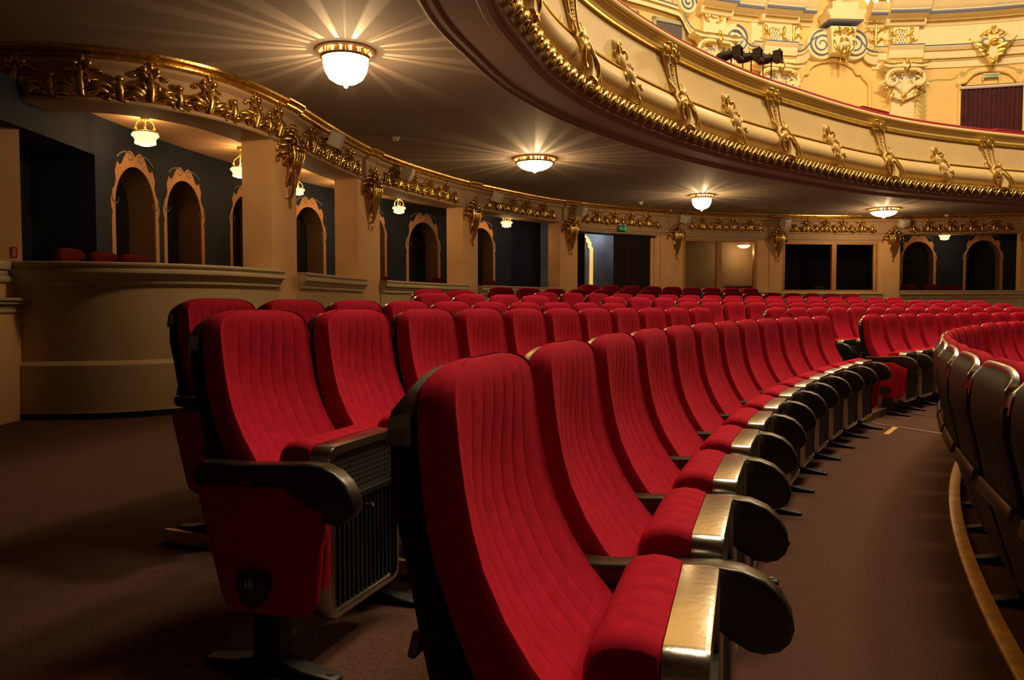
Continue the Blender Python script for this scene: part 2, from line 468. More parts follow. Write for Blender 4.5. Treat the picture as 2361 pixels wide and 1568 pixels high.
def end_set(root, y, out, number=None, full=True, lift=0):
    arm_set(root, y, full, lift)
    d = .022 * out
    p = end_panel_mb(y + d*.2, d * 1.6).build('end_panel', M['velvet'], root, bevel=.008, seg=2)
    yy = y + d * 1.8
    b = MB()
    prof = [(.172,.285),(.190,.292),(.245,.292),(.266,.282),(.268,.262),(.252,.218),(.215,.192),(.180,.218),(.166,.262)]
    b.prism(prof, yy - d*.3, yy + .030*out, lambda pp, q, a: (pp, a, q + (.006 if abs(a) > abs(yy) + .001 else 0) * (q > .27)))
    b.build('number_badge', M['black'], p, bevel=.005)
    if number:
        cu = bpy.data.curves.new('number', 'FONT'); cu.body = number; cu.size = .030; cu.extrude = .0008; cu.align_x = 'CENTER'; cu.align_y = 'CENTER'
        cu.materials.append(M['numeral'])
        t_ = bpy.data.objects.new('tmp', cu); COL.objects.link(t_)
        me = bpy.data.meshes.new_from_object(t_.evaluated_get(bpy.context.evaluated_depsgraph_get())); bpy.data.objects.remove(t_)
        o = bpy.data.objects.new('number', me); COL.objects.link(o); o.parent = p
        o.location = (.215, yy + .0325*out, .268)
        o.rotation_euler = (PI/2, 0, 0) if out < 0 else (PI/2, 0, PI)

def base_seat(name, full=True):
    root = empty(name, (0, 0, 0))
    backrest_mb(full).build('backrest', M['velvet'], root, smooth=50, fix=True)
    s = shell_mb().build('back_shell', M['shell'], root, smooth=45)
    trim_mb().build('trim_band', M['metal'], s, smooth=50)
    if full:
        MB().obox(Matrix.Translation((-.044, 0, .60)) @ Matrix.Rotation(R_(14), 4, 'Y'), -.006, .008, -.225, .225, -.022, .022).build('ledge_strip', M['bronze'], s, bevel=.004)
    cushion_mb(full).build('seat_cushion', M['velvet'], root, smooth=50)
    p = pan_mb().build('seat_tray', M['metal'], root, smooth=35)
    o = [(y, z) for y, z in rounded_rect(-.187, .187, .468, .599, .02, 3)]
    MB().prism(o, .3665, .3705, lambda y, z, a: (a, y, z)).build('perforated_panel', M['perf'], p)
    MB().box(.366, .3695, -.188, .188, .145, .450).merge(grille_mb()).build('ribbed_panel', M['black_matt'], p)
    if full:
        MB().tube([(.369,0,.415),(.392,0,.415),(.400,0,.419)], [.006,.006,.008], 8).build('hook', M['bronze'], p)
    return root

def make_variant(full, kind, lift):
    r = base_seat('theatre_seat', full)
    if kind.startswith('near'): end_set(r, -.285, -1, '10' if kind == 'near10' else None, full, lift)
    if kind == 'far': end_set(r, .285, 1, None, full, lift)
    else: arm_set(r, .285, full, lift)
    return r
SEATV = {}

ORD = ['first','second','third','fourth','fifth','sixth','seventh','eighth','ninth','tenth','eleventh','twelfth','thirteenth','fourteenth','fifteenth',
       'sixteenth','seventeenth','eighteenth','nineteenth','twentieth']
ZR = 17.17
def row_block(rowname, where, R, z, th0, dth, n, full, first='near', last='far', ends=('near','far'), group='red theatre seats', corr=()):
    for i in range(n):
        th = th0 + dth * i - (corr[i] if i < len(corr) else 0)
        kind = 'mid'
        if i == 0: kind = first
        elif i == n - 1: kind = last
        key = (full, kind, 0 if rowname in ('front', 'second') else LIFT)
        if key not in SEATV: SEATV[key] = make_variant(*key)
        x, y = row_pt(th, R)
        extra = ''
        if i == 0 and rowname == 'second' and 'left' in where: extra = ' number 10 on its end'
        pos = 'end' if i == 0 else ORD[i]
        if i == 0: lab = f'red theatre seat, near end of the {rowname} row, {where}{extra}'
        elif i == n - 1 and last == 'far': lab = f'red theatre seat, far end of the {rowname} row, {where}'
        else: lab = f'red theatre seat, {ORD[i]} from near end, {rowname} row, {where}'
        dup(SEATV[key], (x, y, z), -R_(th), lab, group, 'theatre seat')

LEFT, BEYOND = 'left block', 'beyond the steps'
# (name, index, floor z) rows count back from the frontmost row that is seen from behind on the right
ROWZ = dict(Z=-.075, A=0., B=.072, C=.135, D=.20, E=.265, F=.35, G=.468)
def RR(k): return RA + RSP * k
row_block('front', 'seen from behind at right', 17.23, ROWZ['Z'], 19.4, 1.86, 11, True, 'mid', 'far', group='front row seats seen from behind')
row_block('second', 'near block', RR(0), ROWZ['A'], 16.7, 1.791, 12, True, 'mid', 'far', group='second row seats')
row_block('third', 'left block', 19.45, ROWZ['B'], 19.5, 1.66, 11, True, 'near10', 'far', corr=(.13, .11), group='third row seats')
row_block('fourth', LEFT, 20.40, ROWZ['C'] - .015, 21.95, 1.572, 10, True, 'near', 'far', group='fourth row seats')
row_block('fifth', 'short left block', RR(3), ROWZ['D'], 30.75, 1.56, 4, False, group='fifth row seats')
row_block('sixth', 'two-seat left block', RR(4), ROWZ['E'], 33.8, 1.42, 2, False, group='sixth row seats')
row_block('front', BEYOND, 17.30, ROWZ['Z'], 41.9, 1.9, 5, True, 'near', 'mid', group='front row seats beyond the steps')
row_block('second', BEYOND, RR(0), ROWZ['A'], 41.6, 1.86, 12, True, 'near', 'mid', group='second row seats')
row_block('third', BEYOND, RR(1), ROWZ['B'], 41.0, 1.735, 14, False, 'near', 'mid', group='third row seats')
row_block('fourth', BEYOND, RR(2), ROWZ['C'], 40.2, 1.68, 16, False, 'near', 'mid', group='fourth row seats')
row_block('fifth', BEYOND, RR(3), ROWZ['D'], 39.9, 1.60, 18, False, 'near', 'far', group='fifth row seats')
row_block('sixth', BEYOND, RR(4), ROWZ['E'], 39.5, 1.53, 17, False, 'near', 'far', group='sixth row seats')
row_block('seventh', BEYOND, RR(5), ROWZ['F'], 40.1, 1.47, 17, False, 'near', 'far', group='seventh row seats')
row_block('last', 'by the doorway', RR(6), ROWZ['G'], 47.8, 1.372, 9, False, 'near', 'far', group='last row seats before the doorway')
for v in SEATV.values(): remove_tree(v)
KIDS.clear()
# ================================================================== FLOOR AND PLATFORMS
def sector(mb, R0, R1, t0, t1, z0, z1, step=.6):
    n = max(2, int(abs(t1 - t0) / step)); A = []
    for i in range(n + 1):
        th = t0 + (t1 - t0) * i / n; a, b = row_pt(th, R0), row_pt(th, R1)
        A += [(a[0], a[1], z1), (b[0], b[1], z1), (a[0], a[1], z0), (b[0], b[1], z0)]
    f = []
    for i in range(n):
        o, p = 4*i, 4*i + 4
        f += [(o, o+1, p+1, p), (o+2, p+2, p+3, o+3), (o, p, p+2, o+2), (o+1, o+3, p+3, p+1)]
    f += [(0, 2, 3, 1), (4*n, 4*n+1, 4*n+3, 4*n+2)]
    return mb.add(A, f)
FLZ = dict(ROWZ); FLZ['C'] = ROWZ['C'] - .015
fl = MB()
sector(fl, 8.0, 17.2, -20, 100, -.28, ROWZ['Z'])
sector(fl, 17.2, 18.12, -20, 100, -.28, 0.0)
sector(fl, 18.12, 20.9, -20, 100, -.28, FLZ['B'])
nA = 200; A_ = []
for i in range(nA + 1):
    th = -20 + 120 * i / nA
    for rr, zz in ((20.9, FLZ['B']), (23.2, .07), (31, .07)): A_.append((*row_pt(th, rr), zz))
fl.add(A_, [(3*i+j, 3*i+j+1, 3*i+j+4, 3*i+j+3) for i in range(nA) for j in (0, 1)])
fl.build('floor', M['carpet'], smooth=20); bpy.data.objects['floor']['kind'] = 'structure'
for nm, k, t0 in (('C', 2, 21.05), ('D', 3, 29.8), ('E', 4, 32.9), ('F', 5, 38.6), ('G', 6, 46.9)):
    mb = MB(); r0 = 18.12 + .95 * (k - 1)
    sector(mb, r0, {'C': 20.43, 'D': 21.75, 'E': 22.7, 'F': 24.4, 'G': 25.2}[nm], t0, 100 if nm != 'G' else 60.2, FLZ['B'] - .08, FLZ[nm])
    o = mb.build('floor_platform', M['carpet'], smooth=20); o['kind'] = 'structure'
nz = MB(); sector(nz, 17.155, 17.215, 8, 60, -.07, .012, .4)
tag(nz.build('step_nosing', M['wood'], smooth=30, bevel=.006), 'curved varnished wood edge strip between the aisle carpet and front row', 'floor edging')
nz = MB(); t = 20.25
for a, b in ((19.07, 20.42),):
    nz = MB(); sector(nz, a, b, 20.98, 21.06, FLZ['B'] - .005, FLZ['C'] + .006, .05)
tag(nz.build('step_nosing', M['wood'], smooth=30), 'short wood edge strip under the end seat of the fourth row', 'floor edging')
def floor_strip(x0, y0, x1, y1, w, lab):
    p, q = at_z(x0, y0, .006), at_z(x1, y1, .006); d = (q - p).normalized(); n = Vector((-d.y, d.x, 0)) * w
    pts = [p - n, p + n, q + n, q - n]
    o = MB().add(pts + [v - Vector((0, 0, .007)) for v in pts], [(0,1,2,3),(7,6,5,4),(0,4,5,1),(1,5,6,2),(2,6,7,3),(3,7,4,0)]).build('floor_strip', M['steel'], smooth=20)
    tag(o, lab, 'floor strip', 'steel carpet strips in the aisle')
floor_strip(1985, 971, 2180, 1001, .018, 'steel carpet strip across the aisle, nearer to camera, by the yellow marker')
floor_strip(2026, 944, 2170, 962, .016, 'steel carpet strip across the aisle, farther one, under the end panel seat')
p, q = at_z(2067, 983, .006), at_z(2043, 1001, .006)
d = (q - p); nn = Vector((-d.y, d.x, 0)).normalized() * .022
mk = MB().add([p-nn, p+nn, q+nn, q-nn, (p-nn)-Vector((0,0,.005)), (p+nn)-Vector((0,0,.005)), (q+nn)-Vector((0,0,.005)), (q-nn)-Vector((0,0,.005))],
              [(0,1,2,3),(7,6,5,4),(0,4,5,1),(1,5,6,2),(2,6,7,3),(3,7,4,0)])
tag(mk.build('floor_marker', M['wood']), 'short yellow wooden marker strip on the carpet before the aisle step', 'floor marker')

WBZ = .07
# ================================================================== COLONNADE
PX = {1: (-60, 47), 2: (628, 683), 3: (827, 875), 4: (1064, 1101), 5: (1288, 1330), 6: (1532, 1571), 7: (1770, 1801), 8: (2029, 2067), 9: (2345, 2392)}
PS = {}
for k, (a, b) in PX.items():
    if k == 1: PS[k] = (COLON.hit(-160), COLON.hit(46))
    else: PS[k] = (COLON.hit(a, last=True), COLON.hit(b, last=True))
print('pillar spans', {k: (round(a, 2), round(b, 2)) for k, (a, b) in PS.items()})
PNAME = {1: 'at the far left edge', 2: 'first pillar past the big curved loge', 3: 'second pillar past the big curved loge', 4: 'third pillar, left of the lamp niche',
         5: 'left of the curtained doorway', 6: 'right of the curtained doorway', 7: 'between the two glazed windows', 8: 'right of the dark two-pane window', 9: 'at the right edge'}
for k, (a, b) in PS.items():
    mb = MB(); P = COLON.run(a, b, .1)
    if k == 1:
        c0 = at_z(49, 602, 1.5); c0 = Vector((ray(49, 500)[0] / ray(49, 500)[1] * 7.03, 7.03)); u_ = Vector((-.80, -.60)); v_ = Vector((-.60, .80))
        mb.prism([tuple(c0), tuple(c0 + u_*.7), tuple(c0 + u_*.7 + v_*.4), tuple(c0 + v_*.12 + u_ * .1)], 1.43, BEAM_Z, lambda p, q, z: (p, q, z))
        PIER = (c0, u_)
    else: mb.sweep(P, [(0, 0.0), (0, BEAM_Z), (-.36, BEAM_Z), (-.36, 0.0)], closed=True, caps=True)
    root = mb.build('pillar', M['cream'], smooth=30)
    tag(root, {1: 'cream wall pier with red sign at the far left edge', 2: 'wide cream pillar closest to camera, right of the big curved loge'}.get(k, 'cream square pillar ' + PNAME[k]), 'pillar', 'loge pillars')

S1, S9 = 0.3, COLON.L - .3
# frieze and beam over the pillars
allP = COLON.run(S1, S9, .12)
fr = MB().sweep(allP, [(-.42, CEIL_Z), (-.42, BEAM_Z), (.02, BEAM_Z), (.035, BEAM_Z + .012), (.035, BEAM_Z + .035), (.015, BEAM_Z + .05), (0, BEAM_Z + .06), (0, 3.245), (.012, 3.255), (.03, 3.262), (.06, 3.285), (.065, 3.31), (.04, 3.318), (.04, CEIL_Z)])
frieze = fr.build('frieze', M['soffit'], smooth=30)
tag(frieze, 'long curved cream frieze with gilded leaf crests above the loges', 'frieze')
gm = MB().sweep(allP, [(.04, 3.322), (.07, 3.325), (.095, 3.338), (.10, 3.352), (.085, 3.36), (.11, 3.368), (.14, 3.385), (.145, CEIL_Z - .002), (.03, CEIL_Z - .002)])
gm.build('gilded_moulding', M['gold'], frieze, smooth=40)
# breaks of the moulding above each pillar
for k, (a, b) in PS.items():
    if k == 1: continue
    m = (a + b) / 2; w = .17 if k < 5 else .2
    mb = MB().sweep(COLON.run(m - w, m + w, .08), [(0, BEAM_Z + .06), (.045, BEAM_Z + .06), (.045, 3.245), (.10, 3.285), (.105, 3.312), (.07, 3.32), (.0, 3.32)], closed=True, caps=True)
    mb.build('frieze_block', M['soffit'], frieze, smooth=30)
    mb = MB().sweep(COLON.run(m - w - .02, m + w + .02, .08), [(.05, 3.322), (.12, 3.325), (.145, 3.338), (.15, 3.352), (.135, 3.36), (.16, 3.368), (.18, 3.385), (.185, CEIL_Z - .003), (.05, CEIL_Z - .003)], closed=True, caps=True)
    mb.build('moulding_block', M['gold'], frieze, smooth=40)

def crest_mb(big=True):
    """gilded acanthus crest in a local plane"""
    mb = MB(); I = Matrix.Identity(4)
    def S(*a, **k): scroll(mb, I, *a, ns=7, **k)
    for sx in (-1, 1):
        m = lambda a: a if sx > 0 else 180 - a
        if big:
            S(sx*.015, .02, m(48), .25, sx*1.5, -sx*22, .034, .018, zb=.055, flat=.75, tipball=.024)
            S(sx*.025, .015, m(28), .21, sx*3.0, -sx*30, .032, .016, zb=.06, flat=.75, tipball=.022)
            S(sx*.04, .012, m(4), .17, sx*5.0, sx*30, .026, .014, zb=.04, flat=.8, tipball=.018)
            S(sx*.0, .03, m(74), .20, sx*0.5, -sx*24, .028, .015, zb=.05, flat=.75, tipball=.021)
            S(sx*.02, .05, m(62), .17, -sx*2, sx*26, .022, .012, zb=.065, flat=.8, tipball=.017)
            S(sx*.012, .17, m(76), .15, -sx*1, -sx*36, .015, .015, zb=.035, flat=.9, tipball=.026)
        else:
            S(sx*.0, .01, m(58), .14, sx*1., -sx*36, .027, .014, zb=.045, flat=.8, tipball=.018)
            S(sx*.01, .01, m(16), .13, sx*4., -sx*42, .024, .012, zb=.04, flat=.8, tipball=.017)
    if big:
        mb.tube([(0, .0, .03), (0, .10, .06), (0, .2, .04), (0, .25, .035)], [.03, .032, .018, .012], 8)
        for dx, dy in ((-.045, .272), (0, .30), (.045, .272)): mb.ball((dx, dy, .035), .031, 8, 6, (1, 1.15, .75))
    else:
        mb.tube([(0, 0, .02), (0, .06, .045), (0, .135, .04)], [.026, .032, .018], 8)
        mb.ball((0, .160, .04), .032, 8, 6, (1, 1.1, .8))
    return mb
def link_mb():
    mb = MB(); I = Matrix.Identity(4)
    scroll(mb, I, -.10, .075, -80, .24, 6, 17, .018, .014, zb=.03, flat=.8, tipball=.014)
    return mb
crest_b, crest_s, crest_l = crest_mb(True), crest_mb(False), link_mb()
def mesh_of(mb, name, mt):
    o = mb.build(name, mt, smooth=60, fix=False); me = o.data; bpy.data.objects.remove(o); return me
me_b, me_s, me_l = mesh_of(crest_b, 'leaf_crest', M['gold']), mesh_of(crest_s, 'small_leaf_crest', M['gold']), mesh_of(crest_l, 'scroll_link', M['gold'])
def put(name, me, Mx, parent=None):
    o = bpy.data.objects.new(name, me); COL.objects.link(o); o.matrix_world = Mx
    if parent: o.parent = parent
    return o
def crest_row(sa, sb, bigs, smalls, sc=1.0):
    for f_ in bigs:
        s_ = sa + (sb - sa) * f_
        put('leaf_crest', me_b, COLON.frame(s_, .005, BEAM_Z + .05) @ Matrix.Diagonal((1.22*sc, sc, 1.2*sc, 1)), frieze)
    for f_ in smalls:
        s_ = sa + (sb - sa) * f_
        put('small_leaf_crest', me_s, COLON.frame(s_, .005, BEAM_Z + .05) @ Matrix.Diagonal((1.3*sc, sc, 1.2*sc, 1)), frieze)
        put('scroll_link', me_l, COLON.frame(s_ + .05, .005, BEAM_Z + .045) @ Matrix.Scale(sc, 4), frieze)
mids = {k: (a + b) / 2 for k, (a, b) in PS.items()}
for k in range(2, 9):
    crest_row(mids[k], mids[k+1], (.27, .43, .58, .74), (.165, .35, .505, .66, .83))
sx = [COLON.hit(x) for x in (49, 203, 348, 480, 585, 640)]; sm_ = [COLON.hit(x) for x in (129, 277, 417, 538, 618, 668)]
crest_row(0, 1, sx, sm_, 1.05)

# gilded corbels on the pillars
def corbel_mb():
    mb = MB(); I = Matrix.Identity(4)
    # fluted tongue
    for k in range(7):
        u = (k - 3) / 3
        mb.tube([(u*.105, .60, .17 - abs(u)*.05), (u*.10, .50, .185 - abs(u)*.05), (u*.075, .36, .13 - .03*abs(u)), (u*.05, .22, .085), (u*.025, .10, .06), (u*.01, .0, .03)],
                [.030, .036, .030, .025, .018, .008], 7)
    mb.ball((0, .575, .15), .10, 12, 8, (1.25, .55, .75))
    scroll(mb, I, .0, .02, -110, .16, 4, 22, .026, .012, zb=.03, tipball=.016)
    scroll(mb, I, .0, .10, -80, .12, -4, -22, .018, .010, zb=.05, tipball=.012)
    for sx in (-1, 1):
        m = lambda a: a if sx > 0 else 180 - a
        scroll(mb, I, sx*.04, .16, m(60), .36, sx*2, sx*11, .026, .034, zb=.07, flat=.9, n=18, tipball=.038)
        scroll(mb, I, sx*.11, .40, m(75), .30, -sx*2, -sx*22, .038, .020, zb=.10, flat=.8, n=16, tipball=.028)
        scroll(mb, I, sx*.06, .60, m(50), .24, sx*2, -sx*26, .034, .018, zb=.13, flat=.8, tipball=.026)
        scroll(mb, I, sx*.10, .56, m(18), .22, sx*5, -sx*24, .032, .018, zb=.10, flat=.8, tipball=.025)
        scroll(mb, I, sx*.02, .66, m(72), .22, -sx*1, -sx*28, .030, .016, zb=.12, flat=.8, tipball=.024)
        scroll(mb, I, sx*.08, .48, m(-30), .16, sx*5, sx*26, .026, .014, zb=.10, flat=.8, tipball=.02)
    mb.tube([(0, .58, .14), (0, .70, .13), (0, .82, .09)], [.03, .028, .012], 8)
    for dx, dy in ((-.045, .81), (0, .85), (.045, .81)): mb.ball((dx, dy, .09), .03, 8, 6, (1, 1.15, .7))
    return mb
me_c = mesh_of(corbel_mb(), 'corbel', M['gold'])
CN = {2: 'large gilded leaf corbel on the pillar closest to camera', 3: 'gilded leaf corbel on the second pillar, beside a hanging lamp', 4: 'gilded leaf corbel on the third pillar past the curved loge',
      5: 'gilded leaf corbel left of the curtained doorway', 6: 'gilded leaf corbel right of the exit sign doorway', 7: 'gilded leaf corbel between the two glazed windows',
      8: 'gilded leaf corbel right of the dark two-pane window', 9: 'gilded leaf corbel at the right edge above the last pillar'}
for k in range(2, 10):
    o = put('corbel', me_c, COLON.frame(mids[k] + (.03 if k > 2 else .06), .02, 2.34) @ Matrix.Scale(.94, 4))
    tag(o, CN[k], 'corbel', 'gilded corbels')

wl_ = MB(); c0, u_ = PIER; a_ = c0 + u_ * .62; b_ = a_ + Vector((-.86, -.5)) * 7
nn_ = Vector((.5, -.86)) * .0
wl_.prism([tuple(a_), tuple(b_), tuple(b_ + Vector((-.15, .26))), tuple(a_ + Vector((-.15, .26)))], 0, CEIL_Z, lambda p, q, z: (p, q, z))
o = wl_.build('wall_left', M['cream'], smooth=0); o['kind'] = 'structure'
# white speakers on the frieze
SPK = [(775, 287, 'white speaker box closest to camera, beside the large gilded corbel'), (940, 387, 'white speaker box above the second pillar'), (1146, 445, 'white speaker box above the third pillar'),
       (1338, 479, 'white speaker box left of the exit sign doorway'), (1575, 499, 'white speaker box above the pillar right of the doorway'), (1807, 511, 'white speaker box left of the dark two-pane window'), (2076, 515, 'white speaker box above the pillar left of the right loge')]
for x, y, lab in SPK:
    s_ = COLON.hit(x, .22, last=True); Fm = COLON.frame(s_, .24, 3.20)
    root = empty('speaker'); root.matrix_world = Fm; tag(root, lab, 'speaker', 'white frieze speakers')
    tl = Matrix.Rotation(R_(24), 4, 'X') @ Matrix.Rotation(R_(20), 4, 'Y')
    MB().obox(tl, -.11, .11, -.095, .095, -.10, .07).build('cabinet', M['white'], root, bevel=.014, seg=3)
    MB().obox(tl, -.10, .10, -.085, .085, .0705, .078).build('front_grille', M['grey_panel'] if False else M['white'], root, bevel=.006)
    MB().obox(tl, -.014, .014, -.012, .012, .078, .0795).build('maker_plate', M['black_matt'], root)
    MB().tube([(0, .02, -.16), (0, .02, -.08)], .018, 8).build('bracket', M['black_matt'], root)

# ================================================================== LOGES: parapets, back wall, arches
def bay(k): return PS[k][1], PS[k+1][0]
PAR = [(-.16, 0.0), (-.16, 1.47), (-.19, 1.475), (-.19, COPE_Z), (.115, COPE_Z), (.125, 1.49), (.125, 1.475), (.105, 1.462), (.10, 1.445), (.118, 1.43), (.118, 1.405), (.085, 1.385), (.07, 1.355), (.055, 1.345), (.055, 1.315), (.03, 1.30), (.02, 1.29)]
PAR_B = [(.02, 1.29), (.02, .60), (.045, .575), (.055, .56), (.055, WBZ + .06), (.062, WBZ + .06), (.062, 0)]
PN = {1: 'big curved cream loge parapet on the left, lit at its right end', 2: 'cream loge parapet between the first and second pillars', 3: 'cream loge parapet below the arched niche with chairs', 4: 'cream loge parapet left of the curtained doorway', 8: 'cream loge parapet below the two dark arches at right'}
for k in (1, 2, 3, 4, 8):
    a, b = bay(k); 
    if k == 1: a = COLON.hit(-160)
    P = COLON.run(a - .0, b + .07, .1)
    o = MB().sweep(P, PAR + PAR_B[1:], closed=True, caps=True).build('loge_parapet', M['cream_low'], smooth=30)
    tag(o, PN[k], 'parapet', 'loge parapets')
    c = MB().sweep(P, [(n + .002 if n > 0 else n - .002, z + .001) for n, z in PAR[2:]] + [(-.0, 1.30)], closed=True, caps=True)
    c.build('coping', M['coping'], o, smooth=30)
    if k == 1:
        MB().sweep(P, [(.05, WBZ - .01), (.072, WBZ - .01), (.072, WBZ + .055), (.05, WBZ + .06)], closed=True, caps=True).build('skirting', M['black_matt'], o)
# walls below the windows and beside the doorway
for k in (6, 7):
    a, b = bay(k); P = COLON.run(a - .02, b + .02, .1)
    zt = {6: 1.50, 7: 1.47}[k]
    o = MB().sweep(P, [(-.20, 0), (-.20, zt), (.05, zt), (.06, zt - .02), (.06, zt - .06), (.03, zt - .09), (.02, zt - .14), (0, zt - .16), (0, 0)], closed=True, caps=True).build('wall_back_low', M['coping'], smooth=30)
    o['kind'] = 'structure'
# far-left pedestal
pc = at_z(12, 706, 1.1)
pd = empty('pedestal', (-4.57, 6.98, 0)); tag(pd, 'cream moulded pedestal below the pier at the far left edge', 'pedestal')
MB().box(-.42, .13, -.30, .10, 0, 1.04).box(-.42, .125, -.31, .1, .0, .13).build('shaft', M['cream'], pd, bevel=.006)
MB().box(-.42, .155, -.33, .1, 1.04, 1.075).box(-.42, .19, -.38, .1, 1.115, 1.14).box(-.42, .215, -.40, .1, 1.145, 1.175).box(-.42, .14, -.32, .1, 1.075, 1.115).build('cap_moulding', M['coping'], pd, bevel=.012, seg=2)
MB().box(-.42, .085, -.22, .1, 1.175, 1.31).build('upper_block', M['cream'], pd, bevel=.006)
MB().box(-.42, .12, -.26, .1, 1.31, 1.37).box(-.42, .10, -.24, .1, 1.37, 1.42).box(-.42, .125, -.27, .1, 1.42, 1.50).build('upper_moulding', M['coping'], pd, bevel=.016, seg=2)
# red sign on the far left pier
rs = ray(32, 582); c0, u_ = PIER; n_ = Vector((.60, -.80)); tt = (c0.dot(n_)) / (rs[0]*n_.x + rs[1]*n_.y); q_ = Vector((rs[0]*tt, rs[1]*tt))
fm = Matrix(((.80, 0, n_.x, q_.x + n_.x*.001), (.60, 0, n_.y, q_.y + n_.y*.001), (0, 1, 0, EYE + rs[2]*tt), (0, 0, 0, 1)))
sg = empty('fire_sign'); sg.matrix_world = fm; tag(sg, 'small red and white sign on the far left pier', 'sign')
MB().box(-.026, .026, -.048, .048, 0, .004).build('sign_plate', M['red_sign'], sg)
MB().box(-.010, .010, -.034, .034, .004, .006).build('white_mark', M['sign_white'], sg)
MB().box(-.0035, .0035, -.026, .026, .006, .007).build('red_bar', M['red_sign'], sg)

def circ_pt(c, R, ang): return (c[0] - R*cos(ang), c[1] + R*sin(ang))
def circ_run(c, R, a0, a1, step=.012):
    n = max(2, int(abs(a1 - a0) / step)); out = []
    for i in range(n + 1):
        a = a0 + (a1 - a0) * i / n; out.append((c[0] - R*cos(a), c[1] + R*sin(a), cos(a), -sin(a)))
    return out
def ang_at(px, c, R, last=True):
    p = at_circle(px, 700, c, R); return math.atan2(p.y - c[1], c[0] - p.x)
# arches, by the image columns of their opening and the row of their crown
ARCHES = [(270, 362, 388), (388, 467, 419), (538, 601, 452), (680.5, 747, 478), (838, 888, 498), (943, 1010, 513), (1081, 1137, 526), (2079, 2150, 557), (2225, 2303, 554)]
AN = ['leftmost arched niche with a painted ochre surround', 'second arched niche from the left, touching the leftmost one', 'arched niche cut off by the pillar closest to camera', 'arched niche just right of the pillar closest to camera',
      'arched niche mostly behind the second pillar', 'arched niche between the second and third pillars, chair below', 'arched niche right of the third pillar', 'left one of two black arches in the right loge', 'right one of two black arches in the right loge']
holes = []
for (x0, x1, yt) in ARCHES:
    a0, a1 = ang_at(x0, LC, LR), ang_at(x1, LC, LR)
    p = at_circle((x0 + x1) / 2, yt, LC, LR); holes.append((a0, a1, p.z))
print('arch', [(round(math.degrees(a),1), round(math.degrees(b),1), round((b-a)*LR,2), round(z,2)) for a, b, z in holes])
ARW = []
WZ0, WZ1 = .3, 3.10
door_a = (ang_at(46, LC, LR), ang_at(226, LC, LR))
def wall_with_holes():
    """loge back wall as vertical strips with arched openings"""
    mb = MB(); aL, aR = R_(-2.6), R_(135)
    cuts = []
    cur = aL
    H = sorted([(a0, a1, z, 'arch') for a0, a1, z in holes] + [(door_a[0] - .06, door_a[1], 2.68, 'rect')])
    def strip(a, b, f0, n):
        us = [a + (b - a) * i / n for i in range(n + 1)]
        vs = []; 
        for u in us:
            x, y = circ_pt(LC, LR, u); vs += [(x, y, f0(u)), (x, y, WZ1)]
        mb.add(vs, [(2*i, 2*i+2, 2*i+3, 2*i+1) for i in range(n)])
    for a0, a1, z, k in H:
        if a0 > cur: strip(cur, a0, lambda u: WZ0, max(1, int((a0 - cur) / .02)))
        if k == 'rect': strip(a0, a1, lambda u: z, 8)
        else:
            hw = (a1 - a0) / 2; c = (a0 + a1) / 2; r = hw * LR
            strip(a0, a1, lambda u: z - r * 1.15 + r * 1.15 * sqrt(max(0, 1 - ((u - c) / hw) ** 2)), 24)
        cur = a1
    strip(cur, aR, lambda u: WZ0, 30)
    return mb
w = wall_with_holes().build('wall_loge_back', M['navy'], smooth=30, fix=False); w['kind'] = 'structure'
